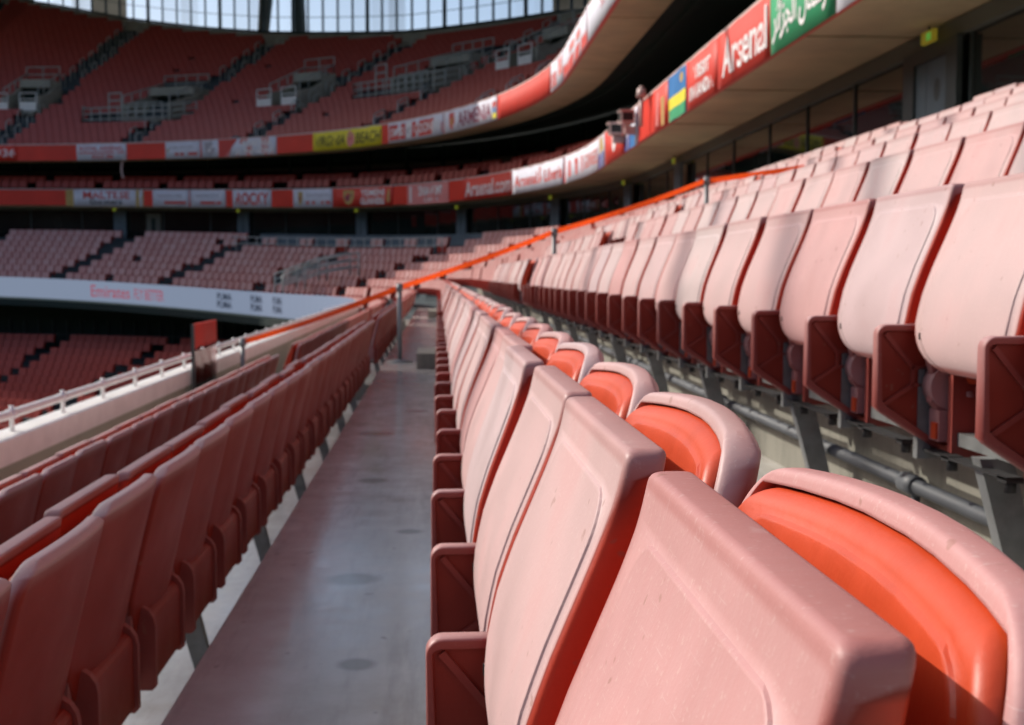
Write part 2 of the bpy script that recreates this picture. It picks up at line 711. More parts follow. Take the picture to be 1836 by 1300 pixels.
def make_pan():
    mb = MB()
    zs = [.500, .503, .509, .517, .528, .542, .558, .576, .600, .63, .66, .69, .72, .75, .78, .80, .812, .820, .830, .840, .848, .853, .8556, .8570, .866, .876, .885, .8905, .8935, .8965, .8990, .9007, .9017, .902]
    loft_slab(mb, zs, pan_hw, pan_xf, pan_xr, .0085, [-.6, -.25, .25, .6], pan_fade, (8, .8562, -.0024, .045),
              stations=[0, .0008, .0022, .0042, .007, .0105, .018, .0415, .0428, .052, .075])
    # moulded slots low on the front
    for s in (-1, 1):
        x = pan_xf(.572)
        mb.box(x - .0040, x + .01, s * .198 - .0022, s * .198 + .0022, .565, .579, 1)
    return mb.mesh("seat_pan", [M['seat'], M['black']], fade=True)


BK_F = smooth_tab([(.44, .175), (.55, .199), (.70, .237), (.80, .264), (.90, .289), (.93, .296)])
BTOP = .905
BK_R = smooth_tab([(.44, .218), (.55, .238), (.70, .273), (.80, .299), (.90, .325), (.93, .331)])


def bk_xr(z):
    d = BTOP - z
    return BK_R(z) - top_round(z, BTOP, .004) - (.013 * (1 - d / .013) if d < .013 else 0)


def bk_xf(z):
    return BK_F(z) + top_round(z, BTOP, .005)


def bk_hw(z):
    h = .2575
    d = BTOP - z
    rad = .068
    if d < rad:
        h -= rad - math.sqrt(max(rad * rad - (rad - d) ** 2, 0))
    if z < .60:
        q = (.60 - z) / .165
        h -= .10 * q * q
    return h


def bk_shift(y, z):
    q = (y / .2575) ** 2
    a = min(max((z - .5) / .4, 0), 1)
    return (-.030 * q, .013 * (1 - q) * a)


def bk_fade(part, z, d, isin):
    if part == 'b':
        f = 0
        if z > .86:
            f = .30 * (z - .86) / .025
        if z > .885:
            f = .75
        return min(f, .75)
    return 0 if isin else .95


def make_back():
    mb = MB()
    zs = [.445, .452, .465, .49, .53, .57, .60, .66, .72, .78, .82, .837, .850, .862, .874, .882, .8875, .8905, .8925, .895, .8985, .9015, .9035, .9046, .905]
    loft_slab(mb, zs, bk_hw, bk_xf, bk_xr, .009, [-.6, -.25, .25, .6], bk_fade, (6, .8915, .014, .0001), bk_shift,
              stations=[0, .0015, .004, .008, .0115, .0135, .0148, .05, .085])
    return mb.mesh("backrest", [M['seat']], fade=True)


def make_cushion():
    mb = MB()
    top = .8895

    def hw(z):
        h = .2412
        d = top - z
        rad = .052
        if d < rad:
            h -= rad - math.sqrt(max(rad * rad - (rad - d) ** 2, 0))
        if z < .60:
            q = (.60 - z) / .13
            h -= .09 * q * q
        return h

    def xf(z):
        # a padded face that swells from its seam
        return BK_F(z) - .013 + top_round(z, top, .013) + .005 * max(0, (z - .86) / .03) ** 2

    def xr(z):
        return BK_F(z) + .013
    zs = [.475, .482, .50, .54, .60, .66, .72, .78, .82, .835, .845, .853, .860, .865, .868, .8698, .8722, .877, .881, .884, .8865, .8882, .8892, .8895]
    loft_slab(mb, zs, hw, xf, xr, .015, [-.6, -.25, .25, .6], lambda *a: 0, (7, top - .0195, -.0022, .035), bk_shift,
              stations=[0, .0008, .0022, .0045, .008, .0125, .0205, .0235, .040, .07])
    return mb.mesh("cushion", [M['cushion']])


def arm_outline(ins=0.0):
    pts = []
    r = .022 - ins * .6
    for k in range(7):
        a = PI - k * PI / 2 / 6
        pts.append((.022 + r * math.cos(a), .573 + (.595 - .573 - ins) / .022 * .022 * math.sin(a) if False else .573 + (.022 - ins) * math.sin(a)))
    pts += [(.178 - ins, .595 - ins), (.178 - ins, .312 + ins * 1.3), (.150, .312 + ins * 1.3), (.012 + ins, .402 + ins)]
    r2 = []
    r2.append((ins, .414 + ins))
    return pts + r2


def make_arm():
    """side panel between two seats: rounded top front corner, sunk faces with moulded ribs"""
    mb = MB()
    t = .0165
    o = arm_outline(0)
    o2 = arm_outline(.0035)
    i1 = arm_outline(.013)
    i2 = arm_outline(.0155)
    n = len(o)
    dep = .010

    def ring(poly, y, fade):
        out = []
        for x, z in poly:
            f = fade if not callable(fade) else fade(x, z)
            out.append(mb.vert((x, y, z), f))
        return out
    ff = lambda x, z: .62 if z > .585 else (.40 if x < .012 and z > .44 else .12)
    rings = [ring(i2, -t + dep, 0), ring(i1, -t, .08), ring(o2, -t, .12), ring(o, -t + .0035, ff), ring(o, t - .0035, ff), ring(o2, t, .12), ring(i1, t, .08), ring(i2, t - dep, 0)]
    for k in range(len(rings) - 1):
        for q in range(n):
            j = (q + 1) % n
            mb.face((rings[k][q], rings[k + 1][q], rings[k + 1][j], rings[k][j]), 0, k in (2, 3, 4))
    mb.face(rings[0], 0)
    mb.face(rings[-1][::-1], 0)
    for s in (-1, 1):
        y0, y1 = sorted((s * (t - dep - .001), s * (t - dep + .0055)))

        def rib(a, b, wd=.005):
            a, b = Vector((a[0], 0, a[1])), Vector((b[0], 0, b[1]))
            dirv = (b - a).normalized()
            nn = Vector((-dirv.z, 0, dirv.x)) * wd
            p = [a - nn, b - nn, b + nn, a + nn]
            mb.hexa([(q.x, y0, q.z) for q in p] + [(q.x, y1, q.z) for q in p], 0, .05)
        rib((.020, .575), (.082, .500))
        rib((.164, .575), (.112, .500))
        rib((.020, .420), (.082, .462))
        rib((.160, .340), (.112, .462))
        for a, b in (((.080, .500), (.114, .500)), ((.080, .462), (.114, .462)), ((.082, .46), (.082, .502)), ((.112, .46), (.112, .502))):
            rib(a, b, .004)
    return mb.mesh("arm_panel", [M['seat']], fade=True)


def make_hinge():
    """moulded foot of the seat: cover box with rounded fins and pivot bosses"""
    mb = MB()

    def cap(y0, y1, x0, x1, z0, z1, fade):
        pts = []
        r = (x1 - x0) / 2
        for k in range(9):
            a = PI - PI * k / 8
            pts.append((x0 + r + r * math.cos(a), z1 - r + r * math.sin(a)))
        pts += [(x1, z0 + .01), (x1 - .01, z0), (x0 + .01, z0), (x0, z0 + .01)]
        mb.prism(pts, y0, y1, 0, fade, False)
    cap(-.165, .165, .190, .245, .322, .520, 0)
    for s in (-1, 1):
        a, b = sorted((s * .168, s * .190))
        cap(a, b, .135, .255, .315, .545, .1)
        a, b = sorted((s * .208, s * .236))
        # neck that runs from the shell down to the pivot
        mb.prism([(.088, .560), (.098, .60), (.18, .62), (.205, .53), (.20, .42), (.175, .405), (.125, .405), (.105, .43), (.108, .49)], a, b, 0, .35)
        mb.tube([(.150, s * .20, .462), (.150, s * .250, .462)], .050, 20, 0, .55)
        mb.tube([(.150, s * .250, .462), (.150, s * .253, .462)], .038, 20, 0, .45)
        a, b = sorted((s * .196, s * .25))
        mb.box(.118, .20, a, b, .345, .412, 0, .45)
    # added orange box, its colour standing for sunlight caught on the hinge
    mb.box(.112, .125, .200, .225, .350, .385, 1)
    return mb.mesh("hinge_housing", [M['seat'], M['cushion']], fade=True)


def make_stem():
    mb = MB()
    y = .2675
    mb.prism([(.105, .30), (.19, .30), (.19, .47), (.17, .505), (.13, .505), (.105, .48)], y - .006, y + .006)
    mb.box(.095, .125, y - .012, y + .012, .30, .50)
    mb.box(.108, .142, y - .42, y - .005, .3175, .3225, 1)
    # bolt heads hanging under the rail
    for yy in (y - .13, y - .40):
        mb.tube([(.125, yy, .322), (.125, yy, .292)], .012, 8, 1)
        mb.box(.108, .142, yy - .02, yy + .02, .312, .324, 1)
    return mb.mesh("stem_bracket", [M['steel'], M['black']])


SEAT_MESH = dict(seat_pan=make_pan(), backrest=make_back(), cushion=make_cushion(), arm_panel=make_arm(), hinge_housing=make_hinge(), stem_bracket=make_stem())

SEATP = .535
ORD = ["first", "second", "third", "fourth", "fifth", "sixth", "seventh", "eighth", "ninth", "tenth", "eleventh", "twelfth", "thirteenth", "fourteenth", "fifteenth",
       "sixteenth", "seventeenth", "eighteenth", "nineteenth", "twentieth", "twenty-first", "twenty-second", "twenty-third", "twenty-fourth", "twenty-fifth",
       "twenty-sixth", "twenty-seventh", "twenty-eighth", "twenty-ninth", "thirtieth"]


def make_seat():
    root = thing("stadium_seat", None, "seat")
    root['group'] = "tip-up seats on the club tier"
    for nm in ("seat_pan", "backrest", "arm_panel", "hinge_housing", "stem_bracket"):
        o = ob(nm, SEAT_MESH[nm], root)
        if nm == "backrest":
            ob("cushion", SEAT_MESH["cushion"], o)
        if nm == "arm_panel":
            o.location = (0, .2675, 0)
    return root


proto = make_seat()
proto_used = False
LOOK = {-2: "red seat back", -1: "dark red seat back", 0: "faded pink seat, orange cushion", 1: "pale pink seat, red side panel"}
WHERE = {-2: "in the parapet row", -1: "left of the aisle", 0: "right of the aisle", 1: "above the concrete riser",
         2: "in the second row up right", 3: "in the third row up right", 4: "in the fourth row up right", 5: "in the fifth row up right", 6: "in the topmost row"}


def place_seat(k, y, n, far):
    global proto_used
    o = proto if not proto_used else copy_tree(proto)
    proto_used = True
    o.location = (OFF[k] + rng.uniform(-.003, .003), y, floor_z(k) + rng.uniform(-.003, .003))
    if k == 0 and n == 0 and not far:
        o.location = (OFF[k] + .006, y, floor_z(k) - .011)
    o.rotation_euler = (0, rng.uniform(-.006, .006), rng.uniform(-.008, .008))
    wear_shade = (min(max(rng.gauss(.70, .20), 0), 1), rng.random(), 0, 1)  # red channel: bleaching; green channel: painted grey shade
    if k == 0 and n == 0 and not far:
        wear_shade = (.12, .1, 0, 1)
    for c in list(o.children):
        c.color = wear_shade
    pan = [c for c in o.children if c.name.startswith("seat_pan")][0]
    # some pans hang a touch further forward; they turn about the hinge
    a = -abs(rng.gauss(0, .016))
    if k == 0 and not far and n < 3:
        a = (0, -.004, -.010)[n]
    piv = Vector((.15, 0, .465))
    pan.rotation_euler = (0, a, 0)
    pan.location = piv - Matrix.Rotation(a, 3, 'Y') @ piv
    if far:
        o['label'] = "small %s, %s past the stair gap %s" % ("red seat" if k < 0 else "pink seat", ORD[n], WHERE[k])
    else:
        o['label'] = "%s, %s from near end %s" % (LOOK.get(k, "pale pink seat top"), ORD[n], WHERE[k])
    return o


PHASE = {-2: .12, -1: .51, 0: 1.567, 1: 2.15, 2: 4.89, 3: .33, 4: .07, 5: .41, 6: .22}
FIRST = {-2: 4.2, -1: 1.7, 0: .45, 1: 1.55, 2: 4.0, 3: 6.1, 4: 8.2, 5: 10.3, 6: 12.3}
AEND, BSTART = 13.95, 15.35
NB = 15
stuff_spots = []          # (row, u) of seats that go into the one far object
for k in ROWS:
    ph = PHASE[k] % SEATP
    ys = [ph + SEATP * i - SEATP / 2 for i in range(0, 80)]
    A = [y for y in ys if FIRST[k] < y and y + .27 < AEND]
    for n, y in enumerate(A):
        if k == 2 and False:
            continue
        place_seat(k, y, n, False)
    B = [y for y in ys if y - .27 > BSTART and y < 31.0]
    for n, y in enumerate(B):
        if n < NB:
            place_seat(k, y, n, True)
        else:
            stuff_spots.append((k, y))
    u = 32.4
    rr = OFF[k] - CX
    while u < UMAX:
        stuff_spots.append((k, u))
        u += SEATP * (1 if u < CY else RREF / rr)

# rails that carry the seats, with their legs, one per row and block
for k in ROWS:
    for (a, b, nm) in ((-.3, AEND, "nearer"), (BSTART, 30.9, "farther")):
        a = max(a, FIRST[k] - .5) if nm == "nearer" else a
        z = floor_z(k)
        root = thing("seat_rail", "grey steel rail on legs carrying the %s block's seats, %s" % (nm, WHERE[k]), "support", (OFF[k], a, z), 0, "steel rails under the seats")
        g = MB()
        g.box(.150, .200, 0, b - a, .338, .366)
        g.build("beam", M['steel'], root)
        step = 1.335 if k >= 0 else 1.56
        y = (3.75 if k >= 0 else 4.16) % step
        while y < a + .15:
            y += step
        while y < b - .1:
            g = MB()
            yy = y - a
            g.prism([(.115, .3375), (.185, .3375), (.262, .012), (.205, .012)], yy - .020, yy + .020)
            g.box(.135, .272, yy - .05, yy + .05, .002, .0118)
            g.build("leg", M['steel'], root)
            y += step

# conduit along the riser behind the row above the aisle
t = thing("conduit_pipe", "dark grey conduit pipe running along the concrete riser under the pink seats", "pipe", (NOSE[2] - .05, 0, floor_z(1)))
g = MB()
g.tube([(0, .5, .165), (0, 13.9, .165)], .019, 10)
for y in (1.0, 3.12, 5.3, 7.5, 9.7):
    g.tube([(0, y - .045, .165), (0, y + .045, .165)], .027, 10)
g.build("tube", M['pipe'], t)
g = MB()
for y in (3.12, 5.3, 7.5, 9.7):
    g = MB()
    g.tube([(.012, y, .137), (.012, y, .004)], .012, 8)
    g.build("drop_pipe", M['pipe'], t)

# ------------------------------------------------------------------ far seats: thousands, one object per tier
def far_template(arms):
    V, F, FD = [], [], []

    def hexa(p, fades, top=.7):
        # front, top, rear, two dark sides: each face has points of its own so the bleaching stops at the edge
        for q, fd in (((0, 4, 7, 3), fades[0]), ((4, 5, 6, 7), top), ((1, 2, 6, 5), fades[1]), ((0, 1, 5, 4), 0), ((2, 3, 7, 6), 0)):
            b = len(V)
            V.extend([p[i] for i in q])
            FD.extend([fd] * 4)
            F.append([b, b + 1, b + 2, b + 3])
    h = .233
    hexa([(.085, -h, .52), (.13, -h, .52), (.13, h, .52), (.085, h, .52), (.165, -h, .895), (.21, -h, .895), (.21, h, .895), (.165, h, .895)], (.92, .05))
    hexa([(.18, -h, .5), (.24, -h, .5), (.24, h, .5), (.18, h, .5), (.255, -h, .908), (.325, -h, .908), (.325, h, .908), (.255, h, .908)], (.1, .05), .6)
    if arms:
        y = .2675
        hexa([(0, y - .017, .42), (.16, y - .017, .34), (.16, y + .017, .34), (0, y + .017, .42), (0, y - .017, .595), (.16, y - .017, .595), (.16, y + .017, .595), (0, y + .017, .595)], (.25, 0), .35)
    return np.array(V), np.array(F), np.array(FD)


def far_seats(name, spots, label, arms, f, worn=1.0):
    """spots: (L, u, z)"""
    V, F, FD = far_template(arms)
    n = len(spots)
    A = np.array([(*P(L, u, z, f), theta(u)) for L, u, z in spots])
    c, s = np.cos(A[:, 3])[:, None], np.sin(A[:, 3])[:, None]
    X = A[:, 0][:, None] + V[None, :, 0] * c - V[None, :, 1] * s
    Y = A[:, 1][:, None] + V[None, :, 0] * s + V[None, :, 1] * c
    Z = A[:, 2][:, None] + V[None, :, 2]
    co = np.stack([X, Y, Z], -1).reshape(-1, 3)
    fa = (F[None] + (np.arange(n) * len(V))[:, None, None]).reshape(-1, 4)
    me = bpy.data.meshes.new(name)
    me.vertices.add(len(co))
    me.vertices.foreach_set("co", co.ravel())
    me.loops.add(fa.size)
    me.loops.foreach_set("vertex_index", fa.ravel().astype(np.int32))
    me.polygons.add(len(fa))
    me.polygons.foreach_set("loop_start", np.arange(0, fa.size, 4, dtype=np.int32))
    me.polygons.foreach_set("loop_total", np.full(len(fa), 4, dtype=np.int32))
    me.materials.append(M['farseat'])
    r = np.random.RandomState(3)
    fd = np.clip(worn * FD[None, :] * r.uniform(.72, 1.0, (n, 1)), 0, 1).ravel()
    at = me.attributes.new("fade", 'FLOAT', 'POINT')
    at.data.foreach_set("value", fd)
    me.update(calc_edges=True)
    me.validate()
    return tag(ob(name, me), label, "seats", None, 'stuff')


PLAT = (56.6, 73.4)        # stretch of the club tier where a wheelchair platform replaces the top rows


def in_aisle(u, half=.62):
    return any(abs(u - a) < half for a in AISLES)


spots = []
for k, u in stuff_spots:
    if in_aisle(u) or rng.random() < .012:
        continue
    if k >= 5 and PLAT[0] < u < PLAT[1]:
        continue
    spots.append((OFF[k], u, floor_z(k)))
far_seats("distant_club_seats", spots, "rows of small faded pink seats round the far bend of the lower balcony", True, 1.0)

# upper tier
KU = [40, 58, 62, 66, 70, 74, 78, 82, 86, 90, 94, 98, 108]
KV = [16, 16, 19.2, 20.8, 21.1, 21.4, 22.9, 24.5, 27.0, 30.3, 35.0, 39.0, 39.0]


def ktop(u):
    return float(np.interp(u, KU, KV))


UD = .55
UL0, UT, UR, UZ = 4.7, .78, .40, 6.5


def uprow(k):
    return UL0 + UT * k, UZ + UR * k


VOMS = [  # u, row of the landing, kind
    (82.5, 7, 'big'), (67.0, 9, 'big'), (74.6, 8, 'small'), (90.2, 9, 'small'), (60.6, 10, 'small')]


def in_vom(u, k):
    for vu, vk, kd in VOMS:
        if kd == 'big':
            if abs(u - vu) < 1.7 and vk - 1 <= k <= vk + 6:
                return True
            if vu - 2.6 < u < vu + 3.6 and vk - 2 <= k <= vk - 1:
                return True
        else:
            if abs(u - vu) < 1.2 and vk - 1 <= k <= vk + 4:
                return True
    return False


spots = []
for k in range(0, 40):
    L, z = uprow(k)
    u = 41.0
    rr = L - CX
    while u < UMAX:
        if k < ktop(u) - .6 and not in_aisle(u, .6) and not in_vom(u, k) and rng.random() > .004:
            spots.append((L + .25, u, z))
        u += .50 * RREF / rr
far_seats("upper_tier_seats", spots, "steep bank of dark red seats in the shaded upper tier", False, UD, .10)

# lower tier below the display board
LL0, LT, LR_, LZ = -.6, .80, .31, -4.15
spots = []
for j in range(0, 24):
    L, z = LL0 - LT * j, LZ - LR_ * j
    u = 58.0
    while u < UMAX:
        if not in_aisle(u, .6) and rng.random() > .01:
            spots.append((L, u, z))
        u += .52 * RREF / (L - CX)
far_seats("lower_tier_seats", spots, "dark red seats sloping down below the white display board", False, 0.0, .08)

# box balcony seats
spots = []
for q, (L, z) in enumerate(((5.75, 3.98), (6.55, 4.33))):
    u = 30.0
    while u < UMAX:
        if (u * 1.0 + q * .6) % 3.95 > .7:
            spots.append((L, u, z))
        u += .56 * RREF / (L - CX)
far_seats("box_balcony_seats", spots, "two dim rows of red seats behind the lower red fascia", False, 1.0, .08)

# terraces of those tiers
t = thing("upper_tier_terrace", "dark concrete stepping under the steep upper bank of red seats", "terrace")
g = MB()
us = urange(-8, UMAX, 1.0)
for a, b in zip(us[:-1], us[1:]):
    kt = int(ktop((a + b) / 2)) + 1
    for k in range(0, kt):
        L, z = uprow(k)
        L0 = L if k else 4.25
        g.quad(P(L0, a, z, UD), P(L0, b, z, UD), P(L + UT, b, z, UD), P(L + UT, a, z, UD))
        g.quad(P(L + UT, a, z, UD), P(L + UT, b, z, UD), P(L + UT, b, z + UR, UD), P(L + UT, a, z + UR, UD))
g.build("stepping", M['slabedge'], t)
t = thing("lower_tier_terrace", "dark stepping under the seats below the white display board", "terrace")
g = MB()
for j in range(0, 24):
    L, z = LL0 - LT * j, LZ - LR_ * j
    L0 = L if j else 1.2
    g.sweep([(L + LT - .05 if j else 1.4, z), (L - .05, z), (L - .05, z - LR_)], urange(40, UMAX, 1.5), f=0.0, closed=False)
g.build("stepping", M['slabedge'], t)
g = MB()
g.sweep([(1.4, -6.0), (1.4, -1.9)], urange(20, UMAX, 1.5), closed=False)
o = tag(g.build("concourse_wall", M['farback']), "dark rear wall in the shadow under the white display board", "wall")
# pale uprights on that wall
g = MB()
u = 52.0
while u < UMAX:
    x, y = pos(1.25, u)
    M4 = Matrix.Translation((x, y, 0)) @ Matrix.Rotation(theta(u), 4, 'Z')
    g.box(-.05, .05, -.035, .035, -3.9, -2.5, 0, 0, M4)
    u += .95
g.sweep([(1.2, -3.35), (1.26, -3.35), (1.26, -3.28), (1.2, -3.28)], urange(52, UMAX, 1.5), f=0)
tag(g.build("concourse_railing", M['mull']), "faint dark upright bars in the gloom below the display board", "railing")

# ------------------------------------------------------------------ parapet with handrail along the front of the club tier
t = thing("parapet_wall", "khaki concrete parapet with white coping in front of the lowest seat row", "wall")
g = MB()
u = -8.0
while u < 52:
    g.sweep([(-2.69, -2.0), (-2.58, -2.0), (-2.58, -1.127), (-2.69, -1.127)], urange(u, u + 2.13, 1.0))
    u += 2.14
g.sweep([(-2.69, -2.0), (-2.58, -2.0), (-2.58, -1.127), (-2.69, -1.127)], urange(u, UMAX, 1.0))
g.sweep([(-2.70, -2.0), (-2.692, -2.0), (-2.692, -1.128), (-2.70, -1.128)], urange(-8, UMAX, 1.0))
g.build("wall_face", M['parapet'], t)
g = MB()
g.sweep([(-2.745, -1.125), (-2.540, -1.125), (-2.540, -.975), (-2.745, -.975)], urange(-8, UMAX, 1.0))
g.build("coping", M['alu'], t)
t = thing("handrail", "white tubular handrail on short posts along the parapet", "railing")
g = MB()
g.tube([P(-2.66, u, -.865) for u in urange(-8, UMAX, 1.0)], .030, 8)
g.build("rail_tube", M['alu'], t)
u = 3.7
while u < 52:
    g = MB()
    p = P(-2.66, u, 0)
    g.tube([(p[0], p[1], p[2] - .9745), (p[0], p[1], p[2] - .815)], .016, 8)
    g.tube([(p[0], p[1] - .05, p[2] - .865), (p[0], p[1] + .05, p[2] - .865)], .036, 8)
    g.build("rail_post", M['alu'], t)
    u += 1.07

# glass screen at the stair gap, red glimpsed in it built as a panel
t = thing("glass_screen", "glass gate screen with red glimpsed in it on a dark post by the parapet", "screen", (-2.50, 13.0, 0))
g = MB()
g.box(-.015, .015, -.02, .02, -1.75, -.50)
g.build("screen_post", M['mull'], t)
g = MB()
g.box(-.006, .006, .04, 1.35, -1.2, -.78)
g.build("pane", M['clear'], t)
g = MB()
n = 14
for i in range(n):
    y0, y1 = .05 + 1.27 * i / n, .05 + 1.27 * (i + 1) / n
    zb = -.74 + rng.uniform(-.03, .03)
    g.hexa([(-.012, y0, zb), (.012, y0, zb), (.012, y1, zb), (-.012, y1, zb), (-.012 + .01 * (i % 2), y0, -.50), (.012 + .01 * (i % 2), y0, -.50), (.012, y1, -.50), (-.012, y1, -.50)])
g.build("red_glimpse_panel", M['redcloth'], t)

# ------------------------------------------------------------------ belt barriers across the stair gap
POSTS = [(-2.46, 16.0, -1.75, "at the parapet"), (-.45, 15.2, -1.05, "standing on the aisle floor"), (1.5, 16.0, -.35, "between the pink rows"), (3.57, 16.5, .35, "high among the pink rows")]
proto_p = None
for x, y, z, wh in POSTS:
    if proto_p is None:
        proto_p = thing("barrier_post", None, "barrier post", (x, y, z), 0, "belt barrier posts")
        g = MB()
        ring = [(.16 * math.cos(2 * PI * i / 28), .16 * math.sin(2 * PI * i / 28)) for i in range(28)]
        a = [g.vert((p[0], p[1], .002)) for p in ring]
        b = [g.vert((p[0], p[1], .014)) for p in ring]
        c = [g.vert((p[0] * .3, p[1] * .3, .035)) for p in ring]
        for i in range(28):
            j = (i + 1) % 28
            g.face((a[i], a[j], b[j], b[i]), 0, False)
            g.face((b[i], b[j], c[j], c[i]), 0, True)
        g.face(c)
        g.face(a[::-1])
        g.build("base", M['steel'], proto_p)
        g = MB()
        g.tube([(0, 0, .03), (0, 0, .86)], .030, 14)
        g.build("pole", M['post'], proto_p)
        g = MB()
        g.tube([(0, 0, .861), (0, 0, .94)], .042, 14)
        g.tube([(0, 0, .94), (0, 0, .955)], [.042, .03], 14)
        g.build("belt_head", M['post'], proto_p)
        o = proto_p
    else:
        o = copy_tree(proto_p)
        o.location = (x, y, z)
    o['label'] = "grey belt barrier post " + wh


def belt(a, b, sag, label):
    g = MB()
    a, b = Vector(a), Vector(b)
    n = 16
    d = (b - a).normalized()
    side = d.cross(Vector((0, 0, 1))).normalized() * .0012
    rows = []
    for i in range(n + 1):
        q = i / n
        p = a.lerp(b, q) - Vector((0, 0, sag * 4 * q * (1 - q)))
        tw = Vector((0, 0, .034)) + side * (8 * math.sin(q * 9))
        rows.append([g.vert(p - tw - side), g.vert(p + tw - side), g.vert(p + tw + side), g.vert(p - tw + side)])
    for i in range(n):
        g.face((rows[i][0], rows[i][1], rows[i + 1][1], rows[i + 1][0]))
    o = g.build("barrier_belt", M['belt'])
    tag(o, label, "belt", "belts between the barrier posts")


tops = [Vector((x, y, z + .905)) for x, y, z, _ in POSTS]


def between(a, b):
    d = (b - a).normalized() * .045
    return a + d, b - d


belt(*between(tops[0], tops[1]), .03, "orange red belt from the parapet post to the aisle post")
belt(*between(tops[1], tops[2]), .02, "orange red belt from the aisle post up into the pink rows")
belt(*between(tops[2], tops[3]), .03, "orange red belt rising between the two upper barrier posts")
belt(tops[3] + Vector((.045, 0, 0)), (5.75, 16.6, 1.58), .01, "orange red belt from the highest post towards the dark windows")

# ------------------------------------------------------------------ glazed wall behind the club tier
WL = 6.95
t = thing("glazed_wall", "long dark glazed wall with slim frames behind the topmost seats", "glazing")
g = MB()
uw = urange(-8, UMAX, 1.0)
g.sweep([(WL + .05, 1.40), (WL + .05, 3.3)], uw, closed=False)
g.build("pane", M['glass'], t)
g = MB()
gh = MB()
gh.sweep([(WL - .06, 3.18), (WL + .10, 3.18), (WL + .10, 3.40), (WL - .06, 3.40)], uw)
g.sweep([(WL - .03, 1.402), (WL + .09, 1.402), (WL + .09, 1.52), (WL - .03, 1.52)], uw)
g.build("frame_sill", M['mull'], t)
gh.build("frame_head", M['headband'], t)
MUL = [8.2, 10.9, 13.6, 16.2, 20.8, 23.5, 26.2, 29.4, 32.3, 38, 41, 46, 48.5, 53.5, 56.2, 61, 64, 69, 72, 77, 80, 85, 88, 93, 96, 101, 104]


def at_bowl(L, u, f=1.0):
    x, y = pos(L, u)
    return Matrix.Translation((x, y, f * dz(u))) @ Matrix.Rotation(theta(u), 4, 'Z')


for u in MUL:
    g = MB()
    g.box(.022, .048, -.03, .03, 1.52, 3.18, 0, 0, at_bowl(WL, u))
    g.build("mullion", M['mull'], t)
COLS = [35.3, 43.2, 50.9, 58.9, 66.5, 74.7, 82.6, 90.5, 98.4]
for n, u in enumerate(COLS):
    c = thing("wall_column", ["blue grey column in the glazed wall, %s past the door" % ORD[n], ][0], "column", (0, 0, 0), 0, "columns of the glazed wall")
    g = MB()
    Mx = at_bowl(WL - .08, u)
    g.box(-.10, .0, -.42, -.04, 1.405, 3.17, 0, 0, Mx)
    g.box(-.10, .0, .04, .42, 1.405, 3.17, 0, 0, Mx)
    g.box(-.06, .0, -.04, .04, 1.405, 3.17, 0, 0, Mx)
    g.build("casing", M['column'], c)
# door with its frame
d = thing("door", "blue grey door in the dark glazed wall at upper right", "door")
Mx = at_bowl(WL - .06, 17.25)
g = MB()
g.box(-.06, .02, -.95, -.60, 1.403, 3.17, 0, 0, Mx)
g.box(-.06, .02, .55, .95, 1.403, 3.17, 0, 0, Mx)
g.box(-.06, .02, -.60, .55, 2.98, 3.17, 0, 0, Mx)
g.build("frame", M['mull'], d)
g = MB()
g.box(-.02, .02, -.595, .16, 1.41, 2.975, 0, 0, Mx)
g.box(-.02, .02, .18, .545, 1.41, 2.975, 0, 0, Mx)
o = g.build("leaf", M['column'], d)
g = MB()
for i in range(20):
    a, b = 2 * PI * i / 20, 2 * PI * (i + 1) / 20
    pts = [(-.0225, .0 + .11 * math.cos(a) - .22, 2.55 + .16 * math.sin(a)), (-.0225, .11 * math.cos(b) - .22, 2.55 + .16 * math.sin(b)), (-.0225, -.22, 2.55)]
    i3 = [g.vert(Mx @ Vector(p)) for p in pts]
    g.face(i3)
g.build("porthole", M['mull'], o)

d = thing("door", "pale narrow door in the dark far glazed wall above the pink seats", "door")
Mx = at_bowl(WL - .01, 80.6)
g = MB()
g.box(-.03, .03, -.50, .50, 1.53, 3.05, 0, 0, Mx)
o = g.build("leaf", M['headband'], d)
g = MB()
g.box(-.034, -.0305, -.14, .14, 1.75, 2.75, 0, 0, Mx)
g.build("glass_slot", M['recess'], o)

# exit lights, one by every column and one over the door
EX = [(17.0, .42)] + [(u + .3, .20) for u in COLS]
for n, (u, wd) in enumerate(EX):
    Mx = at_bowl(WL - .22, u)
    g = MB()
    g.box(-.03, .03, -wd / 2, wd / 2, 3.17, 3.33, 0, 0, Mx)
    g.box(-.012, .012, -.02, .02, 3.34, 3.395, 2, 0, Mx)
    g.box(-.034, -.0305, -wd * .32, wd * .05, 3.20, 3.30, 1, 0, Mx)
    tag(g.build("exit_sign", [M['exit'], M['exitgreen'], M['mull']]), "small lit yellow green exit light " + ("above the blue grey door" if n == 0 else "over the %s wall column past the door" % ORD[n - 1]), "exit sign", "lit exit signs under the soffit")

